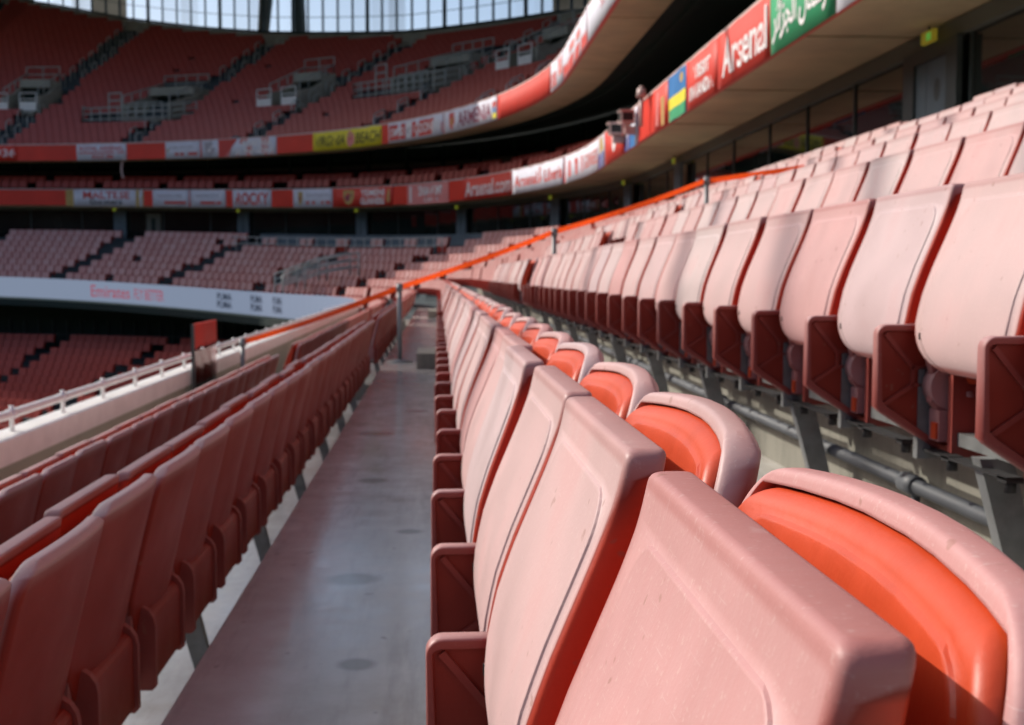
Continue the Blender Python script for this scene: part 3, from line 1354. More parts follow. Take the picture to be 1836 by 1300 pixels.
# platform with railing in the far bend
t = thing("viewing_platform", "grey platform with pale railing and blue grey back wall above the far pink rows", "platform")
g = MB()
pu = urange(PLAT[0], PLAT[1], 1.0)
g.sweep([(NOSE[5] + .1, .75), (6.6, .75), (6.6, .83), (NOSE[5] + .1, .83)], pu)
g.build("deck", M['riser'], t)
g = MB()
g.sweep([(6.6, .84), (6.68, .84), (6.68, 1.95), (6.6, 1.95)], pu)
g.build("back_wall", M['column'], t)
rl = MB()
for z in (1.72, 1.35):
    rl.tube([P(NOSE[5] + .2, u, z) for u in pu], .03, 6)
u = PLAT[0]
while u < PLAT[1]:
    p = P(NOSE[5] + .2, u, 0)
    rl.tube([(p[0], p[1], p[2] + .83), (p[0], p[1], p[2] + 1.72)], .028, 6)
    u += .75
rl.build("railing", M['railing'], t)
plat_seats = []
for n in range(6):
    u = PLAT[0] + 1.4 + n * 2.7
    Vt, Ft, Fd = far_template(False)
    mb = MB()
    for dy in (-.27, .27):
        Mx = at_bowl(5.0, u) @ Matrix.Translation((0, dy, .85))
        b = len(mb.v)
        for vv, ff in zip(Vt, Fd):
            mb.vert(Mx @ Vector(vv), ff)
        for ff in Ft:
            mb.face([b + int(i) for i in ff])
    mb.box(.12, .22, -.45, .45, .832, 1.40, 0, 0, at_bowl(5.0, u))
    tag(mb.build("platform_seat", M['farseat'], fade=True), "pair of pink seats alone on the railed platform, %s from the right" % ORD[n], "seat", "paired seats on the platform")

# white stair balustrade in the sun at the front of the far bend
t = thing("stair_balustrade", "white sloping stair balustrade by the end of the display board", "railing")
g = MB()
for off in (0.0, .95):
    for z in (0, -.30, -.60):
        g.tube([P(-2.2, 60.5 - off, .02 + z * .8), P(-.6, 59.2 - off, .75 + z), P(.5, 58.2 - off, 1.00 + z)], .045, 6)
    for L, u, z in ((-2.2, 60.5, .02), (-1.4, 59.85, .38), (-.6, 59.2, .75), (.5, 58.2, 1.0)):
        p = P(L, u - off, z)
        g.tube([p, (p[0], p[1], p[2] - 1.0)], .045, 6)
g.build("rails", M['railing'], t)

# ------------------------------------------------------------------ lower balcony: fascia and soffit, box level behind
t = thing("lower_balcony", "lower balcony with red fascia and tan soffit above the club seats", "balcony")
FL = 5.15
g = MB()
g.sweep([(FL, 3.40), (FL + .12, 3.40), (FL + .12, 4.32), (FL, 4.32)], uw)
g.build("fascia", M['fascia'], t)
g = MB()
g.sweep([(FL - .03, 4.322), (FL + .15, 4.322), (FL + .15, 4.375), (FL - .03, 4.375)], uw)
g.build("capping", M['trim'], t)
g = MB()
# soffit boards with open joints every few metres
u = -8.0
while u < UMAX:
    b = min(u + 5.2, UMAX)
    g.sweep([(FL + .125, 3.42), (WL + .4, 3.42), (WL + .4, 3.48), (FL + .125, 3.48)], urange(u, b - .15, 1.0) if b - u > .2 else [u, b])
    u += 5.2
g.build("soffit", M['soffit'], t)
g = MB()
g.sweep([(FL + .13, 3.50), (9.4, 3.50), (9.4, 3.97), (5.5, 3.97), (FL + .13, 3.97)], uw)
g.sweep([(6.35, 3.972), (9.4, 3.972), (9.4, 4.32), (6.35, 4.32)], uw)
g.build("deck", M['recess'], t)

t = thing("box_windows", "dark glazed fronts of the boxes in deep shade between the two red fascias", "glazing")
g = MB()
g.sweep([(8.9, 4.33), (8.9, 6.62)], uw, closed=False)
g.build("pane", M['glass'], t)
u = 3.0
g = MB()
while u < UMAX:
    g.box(-.09, -.01, -.06, .06, 4.325, 6.62, 0, 0, at_bowl(8.9, u))
    u += 2.6
g.build("mullions", M['recess'], t)

t = thing("upper_balcony", "upper balcony with red fascia and tan soffit below the steep red bank", "balcony")
UFL = 4.1
g = MB()
g.sweep([(UFL, 6.30), (UFL + .12, 6.30), (UFL + .12, 7.20), (UFL, 7.20)], uw, f=UD)
g.build("fascia", M['fascia'], t)
g = MB()
g.sweep([(UFL - .03, 7.202), (UFL + .15, 7.202), (UFL + .15, 7.26), (UFL - .03, 7.26)], uw, f=UD)
g.build("capping", M['trim'], t)
g = MB()
u = -8.0
while u < UMAX:
    b = min(u + 7.8, UMAX)
    g.sweep([(UFL + .125, 6.31), (5.45, 6.31), (5.45, 6.40), (UFL + .125, 6.40)], urange(u, b - .10, 1.0) if b - u > .2 else [u, b], f=UD)
    u += 7.8
g.build("soffit", M['soffit'], t)
g = MB()
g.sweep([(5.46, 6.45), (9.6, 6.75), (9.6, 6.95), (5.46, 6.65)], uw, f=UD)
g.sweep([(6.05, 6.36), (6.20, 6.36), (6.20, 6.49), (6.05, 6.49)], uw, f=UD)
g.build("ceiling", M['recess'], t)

# ------------------------------------------------------------------ display board under the club parapet
t = thing("display_board", "long white lit display board under the far club seats", "display")
LEDL, LZ0, LZ1 = -2.78, -1.86, -.80
g = MB()
ul = urange(30, UMAX, 1.0)
g.sweep([(LEDL, LZ0), (LEDL + .06, LZ0), (LEDL + .06, LZ1), (LEDL, LZ1)], ul)
g.build("screen_face", M['led'], t)
g = MB()
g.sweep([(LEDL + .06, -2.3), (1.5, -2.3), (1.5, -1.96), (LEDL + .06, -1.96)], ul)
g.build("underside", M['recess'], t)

# ------------------------------------------------------------------ lettering bent round the bowl
_tc = {}


def text_data(body, bold=.012):
    key = (body, bold)
    if key not in _tc:
        c = bpy.data.curves.new("lettering", 'FONT')
        c.body = body
        c.offset = bold
        c.resolution_u = 3
        o = bpy.data.objects.new("lettering", c)
        COL.objects.link(o)
        bpy.context.view_layer.update()
        me = bpy.data.meshes.new_from_object(o.evaluated_get(bpy.context.evaluated_depsgraph_get()))
        v = np.array([x.co[:2] for x in me.vertices])
        f = [tuple(p.vertices) for p in me.polygons]
        bpy.data.objects.remove(o)
        bpy.data.curves.remove(c)
        bpy.data.meshes.remove(me)
        v = (v - v.min(0)) / np.maximum(v.max(0) - v.min(0), 1e-6)
        _tc[key] = (v, f)
    return _tc[key]


class Flat:
    """draws flat shapes on a strip of the bowl: a in 0..1 left to right as read, b in 0..1 bottom to top"""

    def __init__(s, u_left, u_right, z0, z1, L, f, wob=None):
        s.a = (u_left, u_right, z0, z1, L, f)
        s.wob = wob
        s.layers = {}

    def pt(s, a, b, lift):
        ul_, ur, z0, z1, L, f = s.a
        q = s.wob(a, b) if s.wob else 0
        return P(L - lift + q, ul_ + (ur - ul_) * a, z0 + (z1 - z0) * b, f)

    def mb(s, mat):
        s.n = getattr(s, 'n', 0) + 1
        return s.layers.setdefault((s.n, mat), MB())

    def text(s, body, a0, a1, b0, b1, mat, lift=.010, bold=.012, slant=0.0):
        v, f = text_data(body, bold)
        mb = s.mb(mat)
        base = len(mb.v)
        for x, y in v:
            mb.vert(s.pt(a0 + (a1 - a0) * (x + slant * (y - .5)), b0 + (b1 - b0) * y, lift))
        for q in f:
            mb.face([base + i for i in q])

    def rect(s, a0, a1, b0, b1, mat, lift=.006, n=6, tilt=0.0):
        mb = s.mb(mat)
        for i in range(n):
            x0, x1 = a0 + (a1 - a0) * i / n, a0 + (a1 - a0) * (i + 1) / n
            mb.quad(s.pt(x0, b0, lift), s.pt(x1, b0, lift), s.pt(x1 + tilt, b1, lift), s.pt(x0 + tilt, b1, lift))

    def poly(s, pts, mat, lift=.007):
        mb = s.mb(mat)
        mb.face([mb.vert(s.pt(a, b, lift)) for a, b in pts])

    def crest(s, a, b, ra, rb, mat, ink, lift=.007):
        """plain heater shield with an emblem of a gun barrel on a wheel"""
        pts = []
        for i in range(17):
            q = i / 16
            if q < .5:
                pts.append((a - ra + 4 * ra * q * .0 + 0, 0)) if False else None
        sh = [(-1, 1), (-.5, .92), (0, 1), (.5, .92), (1, 1), (1, 0), (.8, -.45), (.45, -.8), (0, -1), (-.45, -.8), (-.8, -.45), (-1, 0)]
        s.poly([(a + ra * x, b + rb * y) for x, y in sh], mat, lift)
        s.poly([(a + ra * x, b + rb * y) for x, y in ((-.75, .15), (.7, .42), (.7, .22), (-.75, -.12))], ink, lift + .003)
        w_ = [(a + ra * (-.1 + .32 * math.cos(2 * PI * i / 10)), b + rb * (-.22 + .26 * math.sin(2 * PI * i / 10))) for i in range(10)]
        s.poly(w_, ink, lift + .004)

    def build(s, parent):
        for (i, mat), mb in s.layers.items():
            mb.build("lettering" if len(mb.v) > 40 else "printed_shape", M[mat], parent)


def banner(label, u0, u1, base, tier, draw, z=None):
    L, z0, z1, f = (FL, 3.36, 4.33, 1.0) if tier == 'low' else (UFL, 6.27, 7.215, UD)
    if z:
        z0, z1 = z
    root = thing("banner", label, "banner", (0, 0, 0), 0, "fan banners on the fascias")
    ph = rng.uniform(0, 9)
    ln = abs(u0 - u1)
    wob = lambda a, b: .012 * math.sin(a * ln * 5.1 + ph) * math.sin(b * 3 + ph) + .006 * math.sin(a * ln * 13 + 2 * ph)
    g = MB()
    n = max(6, int(ln / .35))
    rows = []
    for i in range(n + 1):
        a = i / n
        u = u0 + (u1 - u0) * a
        sag = .012 * math.sin(a * ln * 3 + ph)
        q0, q1, qm = wob(a, 0), wob(a, 1), wob(a, .5)
        rows.append([g.vert(P(L - .030 + q0, u, z0, f)), g.vert(P(L - .030 + qm, u, (z0 + z1) / 2, f)), g.vert(P(L - .030 + q1, u, z1 + sag, f)), g.vert(P(L - .008, u, z1 + sag, f)), g.vert(P(L - .008, u, z0, f))])
    for i in range(n):
        for k in range(5):
            j = (k + 1) % 5
            g.face((rows[i][k], rows[i][j], rows[i + 1][j], rows[i + 1][k]), 0, k < 2)
    g.face(rows[0][::-1])
    g.face(rows[-1])
    g.build("cloth", M[base], root)
    fl_ = Flat(u0, u1, z0, z1, L - .030, f, wob)
    draw(fl_)
    fl_.build(root)
    return root


def small_lines(f, mat='greyink'):
    f.text("Supporters Club", .12, .80, .55, .78, mat)
    f.rect(.28, .92, .18, .34, 'redink')
    f.rect(.06, .10, .42, .60, 'gold')


# lower fascia, read from the far left round to the near right
def d(f):
    f.rect(0, .10, 0, 1, 'gold')
    f.rect(.90, 1, 0, 1, 'gold')
    f.text("MALTESE", .22, .82, .46, .90, 'redink', bold=.02)
    f.text("Gunners", .30, .72, .12, .44, 'blackink', bold=.02)


banner("white banner reading MALTESE Gunners with gold ends", 84.9, 80.0, 'white', 'low', d)


def d(f):
    small_lines(f)


banner("white banner with red underline just right of the MALTESE one", 79.4, 77.0, 'white', 'low', d)
banner("white banner with red underline just left of the ROCKY one", 76.9, 74.5, 'white', 'low', d)


def d(f):
    f.text("ROCKY", .08, .94, .14, .86, 'redink', bold=.03)


banner("white banner reading ROCKY in red capitals", 74.0, 71.3, 'white', 'low', d)


def d(f):
    f.crest(.18, .5, .06, .38, 'gold', 'wine')
    f.text("Arsenal Supporters", .32, .95, .55, .78, 'greyink')
    f.rect(.32, .55, .18, .34, 'redink')
    f.rect(.72, .95, .18, .34, 'redink')


banner("white banner with a gold crest right of the ROCKY one", 69.7, 66.8, 'white', 'low', d)


def d(f):
    f.crest(.25, .5, .09, .40, 'gold', 'wine')
    f.text("YEMENI", .45, .86, .54, .90, 'whiteink', bold=.03)
    f.text("GUNNERS", .45, .86, .10, .46, 'whiteink', bold=.03)
    f.rect(.90, .95, .2, .85, 'gold')


banner("red banner with gold crest and white capitals over the platform", 66.7, 62.1, 'redcloth', 'low', d)


def d(f):
    f.rect(.0, 1, .0, 1, 'pink', .002, 10)
    f.text("KENIA ARMY", .22, .86, .42, .88, 'whiteink', bold=.03)
    f.text("GUNNERS", .40, .74, .10, .30, 'whiteink')
    f.rect(.06, .10, .1, .9, 'whiteink')


banner("pale red banner with white capitals left of the website one", 60.9, 57.4, 'pink', 'low', d)


def d(f):
    f.text("Arsenal.com", .04, .98, .16, .84, 'whiteink', bold=.012)


banner("red banner reading Arsenal.com in white letters", 56.1, 51.5, 'redcloth', 'low', d)


def d(f):
    f.text("Arsenal - Liberia", .03, .97, .26, .74, 'redink', bold=.02)
    f.rect(.47, .52, .26, .90, 'pink')


banner("white banner with one line of red letters at the fascia bend", 51.4, 45.6, 'white', 'low', d)


def d(f):
    for i in range(3):
        f.rect(.08 + .16 * i, .16 + .16 * i, .2, .78, 'redink')
    f.text("GUNNERS", .52, .96, .25, .75, 'pink', bold=.02)


banner("white wrinkled banner with red bars beside the letter banner", 45.4, 39.9, 'white', 'low', d)


def d(f):
    f.poly([(.2, .95), (.7, .95), (.9, .55), (.2, .45)], 'gold')
    f.poly([(.1, .45), (.9, .5), (.8, .0), (.1, .0)], 'navy')


banner("narrow white and navy banner at the end of the bend", 39.8, 38.4, 'white', 'low', d)


def d(f):
    f.crest(.5, .55, .11, .34, 'whiteink', 'redink')


banner("small red banner with a white crest right of the bend", 38.2, 34.4, 'redcloth', 'low', d)


def d(f):
    f.rect(.0, .45, 0, .38, 'navy')
    f.rect(.45, .8, .0, .5, 'blue')


banner("white and blue banner below the two boxed lights", 34.2, 32.0, 'white', 'low', d)


def d(f):
    f.rect(.2, .35, .1, .9, 'pink')
    f.rect(.6, .8, .05, .7, 'gold')


banner("pale red hanging cloth left of the striped flag", 29.6, 27.9, 'redcloth', 'low', d)


def d(f):
    f.rect(0, 1, .52, 1, 'blue')
    f.rect(0, 1, .26, .52, 'yellow')
    f.rect(0, 1, 0, .26, 'green')
    c = (.78, .80)
    f.poly([(c[0] + .10 * math.cos(2 * PI * i / 12), c[1] + .11 * math.sin(2 * PI * i / 12)) for i in range(12)], 'gold', .010)


banner("blue, yellow and green striped flag on the fascia", 27.7, 25.8, 'blue', 'low', d)


def d(f):
    f.text("VISIT", .25, .80, .52, .80, 'whiteink', bold=.03)
    f.text("RWANDA", .12, .88, .14, .42, 'whiteink', bold=.03)


banner("red banner with two lines of white letters beside the striped flag", 25.7, 22.9, 'redcloth', 'low', d)


def d(f):
    f.text("Arsenal", .10, .96, .16, .86, 'whiteink', bold=.014)


banner("red banner reading Arsenal in large white letters", 22.8, 19.25, 'redcloth', 'low', d)


def d(f):
    # presentation forms in visual order
    f.text("\ufeae\ufe8b\ufe8d\ufeb0\ufea0\ufedf\ufe8d \ufedd\ufe8e\ufee8\ufeb3\ufead\ufe83", .04, .96, .14, .92, 'whiteink', bold=.02)


banner("green banner with white Arabic letters", 19.2, 16.1, 'green', 'low', d)


def d(f):
    f.text("GUNNERS", .1, .9, .25, .75, 'redink', bold=.02)


banner("white banner at the right end of the lower fascia", 16.05, 13.0, 'white', 'low', d)


# upper fascia
def d(f):
    f.text("1935-1936", .25, .98, .28, .76, 'whiteink', bold=.01)


banner("plain red banner ending in white numerals at the far left", 92.0, 87.2, 'redcloth', 'up', d)


def d(f):
    f.text("ROYAL ARSENAL", .06, .94, .58, .86, 'redink', bold=.02)
    f.rect(.04, .96, .42, .50, 'redink')
    f.text("SINCE 1886", .30, .74, .10, .34, 'redink', bold=.02)


banner("pale banner with two rows of red capitals at far left", 83.5, 80.3, 'white', 'up', d)
banner("white banner with red underline on the upper fascia", 77.7, 75.3, 'white', 'up', small_lines)


def d(f):
    f.rect(.22, .98, 0, 1, 'pink', .002, 8)
    f.crest(.11, .5, .07, .42, 'greyink', 'whiteink')
    f.text("ARMENIA", .52, .94, .50, .92, 'whiteink', bold=.03)
    f.text("GUNNERS", .40, .96, .08, .42, 'whiteink', bold=.03)
    f.poly([(.22, 1), (.48, 1), (.30, 0), (.22, 0)], 'redink', .005)


banner("white and red banner with slanting design and grey crest", 75.2, 69.8, 'white', 'up', d)


def d(f):
    f.text("VIRGINIA", .03, .46, .22, .78, 'blackink', bold=.01, slant=.06)
    f.text("BEACH", .62, .98, .22, .78, 'blackink', bold=.01, slant=.06)
    f.poly([(.54 + .06 * math.cos(2 * PI * i / 16), .5 + .44 * math.sin(2 * PI * i / 16)) for i in range(16)], 'pink')
    f.crest(.54, .5, .035, .28, 'gold', 'redink', .010)


banner("yellow banner reading VIRGINIA BEACH with a red crest", 67.0, 61.5, 'yellow', 'up', d)


def d(f):
    f.rect(.02, .30, .12, .88, 'redink')
    f.rect(.42, .98, .12, .88, 'redink')
    f.text("SWISS", .05, .28, .3, .7, 'whiteink', .014, .02)
    f.text("GOONERS", .46, .95, .28, .74, 'whiteink', .014, .02)
    f.crest(.36, .5, .045, .42, 'whiteink', 'greyink', .008)


banner("white and red banner with pale letters right of the yellow one", 60.9, 56.0, 'white', 'up', d)


def d(f):
    f.crest(.14, .5, .05, .40, 'redink', 'gold')
    f.text("ARMENIA", .24, .88, .16, .84, 'wine', bold=.02)
    f.rect(.91, .99, .55, .80, 'redink')
    f.rect(.91, .99, .32, .56, 'blue')
    f.rect(.91, .99, .10, .33, 'yellow')


banner("white banner reading ARMENIA in wine red capitals", 55.9, 50.5, 'white', 'up', d)
banner("plain orange red cloth on the upper fascia before the bend", 50.4, 43.3, 'redcloth', 'up', lambda f: None)


def d(f):
    f.rect(.05, .40, .1, .6, 'redink')
    f.rect(.55, .95, .3, .9, 'pink')


banner("white and red cloth at the bend of the upper fascia", 43.2, 40.6, 'white', 'up', d)


def d(f):
    f.rect(.0, 1, .0, .40, 'redink', .005, 8)
    f.rect(.25, .75, .55, .8, 'pink', .008, 4)


banner("pink and white banner just past the upper bend", 40.4, 34.2, 'white', 'up', d)


def d(f):
    f.text("SIVASPOR", .30, .78, .34, .66, 'redink', bold=.0)


banner("white banner with red letters running out of the top", 34.0, 25.0, 'white', 'up', d)

# lettering on the display board
board = [o for o in bpy.data.objects if o.name == "display_board"][0]
f = Flat(76.8, 70.6, LZ0, LZ1, LEDL, 1.0)
f.text("Emirates", 0, .52, .22, .80, 'ledred', .006)
f.text("FLY BETTER", .58, 1.0, .24, .74, 'ledred', .006)
f.build(board)
for a, b in ((65.6, 63.9), (62.0, 60.5), (59.4, 58.1)):
    f = Flat(a, b, LZ0, LZ1, LEDL, 1.0)
    f.text("PUMA", .05, .95, .52, .84, 'leddark', .006, .03)
    f.text("PUMA", .05, .95, .16, .48, 'leddark', .006, .03)
    f.build(board)

# ------------------------------------------------------------------ boxed lights on the lower fascia, hook, tarpaulin
def box_light(u, dzv, label):
    o = thing("camera_housing", label, "camera housing", (0, 0, 0), 0, "housings on the lower fascia")
    Mx = at_bowl(FL - .28, u)
    g = MB()
    g.box(-.16, .18, -.24, .24, 4.26 + dzv, 4.56 + dzv, 0, 0, Mx)
    g.box(-.20, .20, -.27, .27, 4.561 + dzv, 4.585 + dzv, 0, 0, Mx)
    g.build("housing", M['trim'], o)
    g = MB()
    g.box(-.175, -.1615, -.18, .18, 4.31 + dzv, 4.52 + dzv, 0, 0, Mx)
    g.box(-.13, .15, -.2545, -.2405, 4.31 + dzv, 4.52 + dzv, 0, 0, Mx)
    g.build("lens_window", M['black'], o)
    g = MB()
    g.box(-.05, .10, -.07, .07, 3.62, 4.259 + dzv, 0, 0, Mx)
    g.box(.10, .245, -.12, .12, 3.62, 3.82, 0, 0, Mx)
    g.build("bracket", M['trim'], o)


box_light(34.4, -.42, "pale boxed camera housing on the red fascia, left of the pair")
box_light(32.3, -.36, "pale boxed camera housing on the red fascia, right of the pair")
o = thing("camera_housing", "small pale camera on an upright bracket above the red fascia", "camera housing", (0, 0, 0), 0, "housings on the lower fascia")
Mx = at_bowl(FL - .10, 30.4)
g = MB()
g.tube([Mx @ Vector((-.10, 0, 3.6)), Mx @ Vector((-.10, 0, 4.30))], .05, 8)
g.build("bracket", M['trim'], o)
g = MB()
g.tube([Mx @ Vector((-.10, .0, 4.302)), Mx @ Vector((-.10, 0, 4.51))], [.13, .10], 12)
g.tube([Mx @ Vector((-.10, .0, 4.512)), Mx @ Vector((-.10, 0, 4.57))], [.07, .04], 12)
g.build("housing", M['trim'], o)

g = MB()
Mx = at_bowl(UFL + .05, 80.6, UD)
g.tube([Mx @ Vector((0, .20 * math.cos(a) - .1, 5.75 + .52 * math.sin(a))) for a in [R(q) for q in range(-70, 100, 12)]], .05, 6)
tag(g.build("hanging_hose", M['trim']), "short curved pale hose hanging below the upper red fascia", "hose")
g = MB()
Mx = at_bowl(UL0 + .3, 73.6, UD)
pts = []
for j in range(7):
    for i in range(12):
        a = 2 * PI * i / 12
        h = j / 6
        rr = .62 * math.sqrt(max(1 - h * h, 0)) * (1 + .12 * math.sin(3 * a + j))
        g.vert(Mx @ Vector((rr * .7 * math.cos(a), rr * math.sin(a), 6.9 + .62 * h)))
for j in range(6):
    for i in range(12):
        g.face((j * 12 + i, j * 12 + (i + 1) % 12, (j + 1) * 12 + (i + 1) % 12, (j + 1) * 12 + i), 0, True)
tag(g.build("tarpaulin", M['column']), "crumpled blue grey tarpaulin heaped on the front seats of the upper bank", "tarpaulin")

# ------------------------------------------------------------------ entrances and hand rails in the upper tier
def rails(mb, pts, heights, r=.04, post=1.0):
    for h in heights:
        mb.tube([(p[0], p[1], p[2] + h) for p in pts], r, 5)
    for a, b in zip(pts[:-1], pts[1:]):
        a, b = Vector(a), Vector(b)
        n = max(1, int((b - a).length / post))
        for i in range(n + 1):
            p = a.lerp(b, i / n)
            mb.tube([p, p + Vector((0, 0, max(heights)))], r, 5)


VN = {82.5: "far left with a long railed landing", 67.0: "centre with a long sloping railed landing", 74.6: "between the two railed landings", 90.2: "at the left edge of the upper bank", 60.6: "at the right end of the upper bank"}
for vu, vk, kd in VOMS:
    L, z = uprow(vk)
    big = kd == 'big'
    hw = 1.55 if big else 1.05
    Mx = at_bowl(L, vu, UD)
    o = thing("entrance_portal", "grey concrete entrance portal, " + VN[vu], "entrance", (0, 0, 0), 0, "entrance portals in the upper bank")
    dp = 4.2 if big else 2.8
    hh = 2.15
    for s in (-1, 1):
        g = MB()
        y0, y1 = sorted((s * hw, s * (hw + .22)))
        p = [(-.6, -.2), (dp, -.2), (dp, hh + .25), (-.2 + 1.0, hh * .62), (-.6, .95)]
        a = [g.vert(Mx @ Vector((x, y0, z + q))) for x, q in p]
        b = [g.vert(Mx @ Vector((x, y1, z + q))) for x, q in p]
        g.face(a)
        g.face(b[::-1])
        for i in range(5):
            j = (i + 1) % 5
            g.face((a[j], a[i], b[i], b[j]))
        g.build("side_wall", M['stonegrey'], o)
    g = MB()
    g.box(dp * .55, dp + .1, -hw + .002, hw - .002, z + hh - .28, z + hh + .24, 0, 0, Mx)
    g.build("lintel", M['stonegrey'], o)
    g = MB()
    g.box(dp * .75, dp * .75 + .05, -hw + .002, hw - .002, z - .15, z + hh - .285, 0, 0, Mx)
    g.build("opening", M['recess'], o)  # closed dark panel standing for the unlit passage
    g = MB()
    g.box(-.9, dp * .75 - .005, -hw + .002, hw - .002, z - .18, z - .02, 0, 0, Mx)
    g.build("threshold", M['stonegrey'], o)
    rl = MB()
    rails(rl, [Mx @ Vector((dp, -hw - .1, z + hh + .25)), Mx @ Vector((dp, hw + .1, z + hh + .25))], (.5, 1.0), .04, .8)
    for s in (-1, 1):
        rails(rl, [Mx @ Vector((-.5, s * (hw + .1), z + .95)), Mx @ Vector((dp, s * (hw + .1), z + hh + .25))], (.55,), .04, .9)
    rl.build("railing", M['railing'], o)
    if big:
        g = MB()
        g.box(-1.7, -.55, -2.6, 3.9, z - .75, z - .45, 0, 0, Mx)
        g.build("landing_edge", M['slabedge'], o)
        rl = MB()
        fr = [Mx @ Vector((-1.65, y, z - .45)) for y in (-2.5, 3.8)]
        rails(rl, fr, (.4, .75, 1.1), .045, .62)
        for s, y, zz in ((-1, -2.5, 0), (1, 3.8, 0)):
            rails(rl, [Mx @ Vector((-1.65, y, z - .45)), Mx @ Vector((-.3, y + s * .9, z - .10))], (.4, .75, 1.1), .045, .7)
        rails(rl, [Mx @ Vector((-1.65, 1.0, z - .45)), Mx @ Vector((-1.65, 1.9, z - .45))], (1.1, 1.5, 1.95), .05, .9)
        rails(rl, [Mx @ Vector((-.62, -1.2, z)), Mx @ Vector((-.62, 1.2, z))], (.5, 1.0), .045, .6)
        rl.build("landing_railing", M['railing'], o)
    else:
        for s in (0, 1):
            g = MB()
            y = -.55 + s * 1.9 - .1
            g.box(-.95, -.90, y - .55, y + .55, z + .02, z + .58, 0, 0, Mx)
            rails(g, [Mx @ Vector((-.92, y - .55, z + .0)), Mx @ Vector((-.92, y + .55, z + .0))], (.75, 1.15), .04, 1.2)
            g.build("barrier_board", M['alu'], o)

# hoop hand rails beside the upper stairs
hoop = MB()
hoop.tube([(0, 0, 0), (0, 0, .92), (.06, 0, .98), (.62, 0, 1.22), (.68, 0, 1.16), (.68, 0, .30)], .035, 6)
hoop_me = hoop.mesh("hoop_handrail", [M['railing']])
nh = 0
SIDE = {0: "first", 1: "second", 2: "third", 3: "fourth", 4: "fifth", 5: "sixth"}
for ai, ua in enumerate([56.2, 64.6, 73.1, 81.2, 89.3]):
    n = 0
    for k in range(1, 34):
        if k > ktop(ua) - 1.5 or n > 29 or in_vom(ua, k):
            continue
        L, z = uprow(k)
        Mx = at_bowl(L + .12, ua + (.42 if n % 2 else -.42), UD)
        o = ob("hoop_handrail", hoop_me)
        o.matrix_world = Mx @ Matrix.Translation((0, 0, z))
        tag(o, "pale hoop handrail on the upper bank's %s stair from the right, %s step up" % (SIDE[ai], ORD[min(n, 29)]), "handrail", "hoop handrails on the upper stairs")
        n += 1

# ------------------------------------------------------------------ top of the upper tier, glazing under the roof, roof
t = thing("rear_wall", "grey concrete coping wall along the top of the upper bank", "wall")
us = urange(41, UMAX, 1.0)


def topLz(u):
    k = ktop(u)
    return UL0 + UT * k, UZ + UR * k


g = MB()
rg = []
for u in us:
    L, z = topLz(u)
    rg.append([g.vert(P(L + a, u, z + b, UD)) for a, b in ((.15, -1.0), (.15, .80), (.45, .80), (.45, -1.0))])
for i in range(len(us) - 1):
    for k in range(4):
        j = (k + 1) % 4
        g.face((rg[i][k], rg[i][j], rg[i + 1][j], rg[i + 1][k]))
g.build("coping", M['stonegrey'], t)
ROOFZ = 27.0
t = thing("roof_glazing", "tall glazing with dark uprights between the upper bank and the roof", "glazing")
g = MB()
u = 44.0
n = 0
while u < UMAX:
    L, z = topLz(u)
    Mx = at_bowl(L + .32, u, UD)
    wd = .036 if n % 5 else .10
    g.box(-.09, .09, -wd, wd, z + .80, ROOFZ, 0, 0, Mx)
    u += 1.30 * RREF / (L - CX) * 1.05
    n += 1
for h, r in ((.92, .10), (2.0, .025)):
    pts = []
    for u in us:
        L, z = topLz(u)
        pts.append(P(L + .30, u, z + h, UD))
    g.tube(pts, r, 6)
g.build("frame", M['roofsteel'], t)
g = MB()
for a, b in zip(us[:-1], us[1:]):
    (La, za), (Lb, zb) = topLz(a), topLz(b)
    g.quad(P(La + .34, a, za + .8, UD), P(Lb + .34, b, zb + .8, UD), (*P(Lb + .34, b, 0)[:2], ROOFZ), (*P(La + .34, a, 0)[:2], ROOFZ))
g.build("pane", M['clear'], t)
for n, (xb, xt) in enumerate(((-12.9, -12.0), (-9.8, -10.4))):
    g = MB()
    y = 94.0
    g.tube([(xb, y, 15.2), ((xb + xt) / 2, y, 20), (xt, y, 27.2)], [.35, .50, .62], 10)
    tag(g.build("roof_column", M['roofsteel']), "thick dark leaning roof column, %s leg of the V against the sky" % ("left" if n == 0 else "right"), "column", "leaning roof columns")

# roof ring (out of the frame above, it shades the far banks)
inner = [(-75, 88), (-66, 85), (-58, 85), (-54.5, 83.3), (-51.5, 81.2), (-46, 78.5), (-38, 75), (-30, 70), (-22, 67.5), (-12, 61), (-3, 50), (2, 38), (4.5, 24), (5, -60)]
outer = [(-75, 132), (-66, 132), (-60, 132), (-56, 132), (-48, 132), (-38, 132), (-30, 130), (-14, 127), (8, 117), (26, 98), (40, 76), (46, 50), (48, -60)]
OUTZ = 37.0
t = thing("roof", "broad pale roof over the stands", "roof")
g = MB()
rg = []
for a, b in zip(inner, outer):
    rg.append([g.vert((*a, 22.0)), g.vert((*b, OUTZ)), g.vert((*b, OUTZ + .8)), g.vert((*a, 22.6))])
for i in range(len(rg) - 1):
    for k in range(4):
        j = (k + 1) % 4
        g.face((rg[i][k], rg[i][j], rg[i + 1][j], rg[i + 1][k]))
g.face(rg[0])
g.face(rg[-1][::-1])
g.build("deck", M['roof'], t)

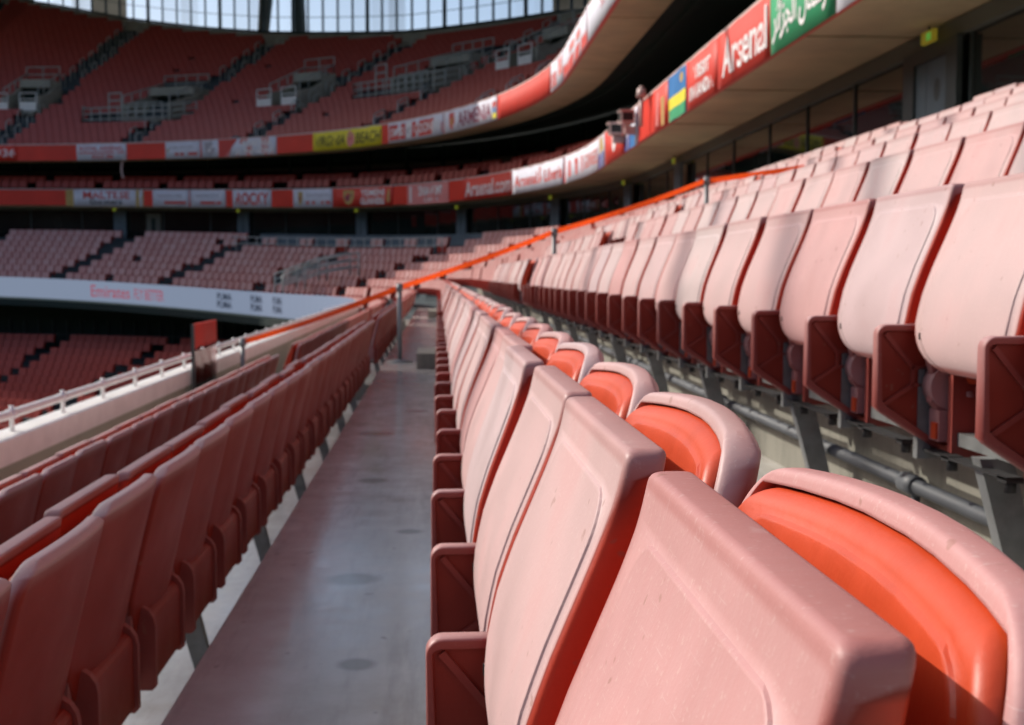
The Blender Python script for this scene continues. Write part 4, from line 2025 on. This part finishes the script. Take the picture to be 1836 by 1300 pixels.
# the big truss that spans the opening: a boom along the ground's length with purlins towards this stand
t = thing("roof_truss", "long steel roof truss spanning the open middle of the roof", "truss")
TZ = 20.0
kx, ky = SUN.x / SUN.z, SUN.y / SUN.z


def up(x, y, z):
    """the place on the truss that stands between the sun and a point below"""
    return (x + kx * (TZ - z), y + ky * (TZ - z), TZ)


g = MB()
p0, p1 = up(-1.12, -30, -.5), up(-1.22, 24, -.5)
g.hexa([(p0[0] - .62, p0[1], TZ - .25), (p0[0] + .62, p0[1], TZ - .25), (p1[0] + .62, p1[1], TZ - .25), (p1[0] - .62, p1[1], TZ - .25),
        (p0[0] - .62, p0[1], TZ + .25), (p0[0] + .62, p0[1], TZ + .25), (p1[0] + .62, p1[1], TZ + .25), (p1[0] - .62, p1[1], TZ + .25)])
g.build("boom", M['roofsteel'], t)
for yy, wd in ((3.62, .042), (5.25, .042), (8.6, .042), (12.2, .042), (19.0, .042)):
    q0, q1 = up(-.2, yy, -.3), up(34.0, yy + .6, -.3)
    g = MB()
    g.box(q0[0], q1[0], q0[1] - wd, q0[1] + wd, TZ - .12, TZ + .12)
    g.build("purlin", M['roofsteel'], t)

# the stands across the pitch and behind, seen only in reflections
t = thing("opposite_stand", "dark red stands with pale roof across the pitch, mirrored in the windows", "stand")
ring_in = [(-62, 78), (-98, 60), (-112, 30), (-114, -20), (-104, -58), (-80, -76), (-40, -82), (-6, -70)]
ctr = Vector((-55, 0, 0))
g, g2, g3 = MB(), MB(), MB()
prof = [(0, -11.5), (14, -5), (14, -2), (22, 2), (22, 7), (40, 18), (40, 38)]
rg = []
for x, y in ring_in:
    d_ = (Vector((x, y, 0)) - ctr).normalized()
    rg.append([(x + d_.x * a, y + d_.y * a, z) for a, z in prof])
for i in range(len(rg) - 1):
    for k in range(len(prof) - 1):
        (g if k in (0, 2, 4) else g2).quad(rg[i][k], rg[i + 1][k], rg[i + 1][k + 1], rg[i][k + 1])
    a, b = ring_in[i], ring_in[i + 1]
    g3.quad((*a, 24), (*b, 24), rg[i + 1][-1], rg[i][-1])
g.build("seating_bank", M['redbank'], t)
g2.build("dark_wall", M['recess'], t)
g3.build("roof_deck", M['roof'], t)
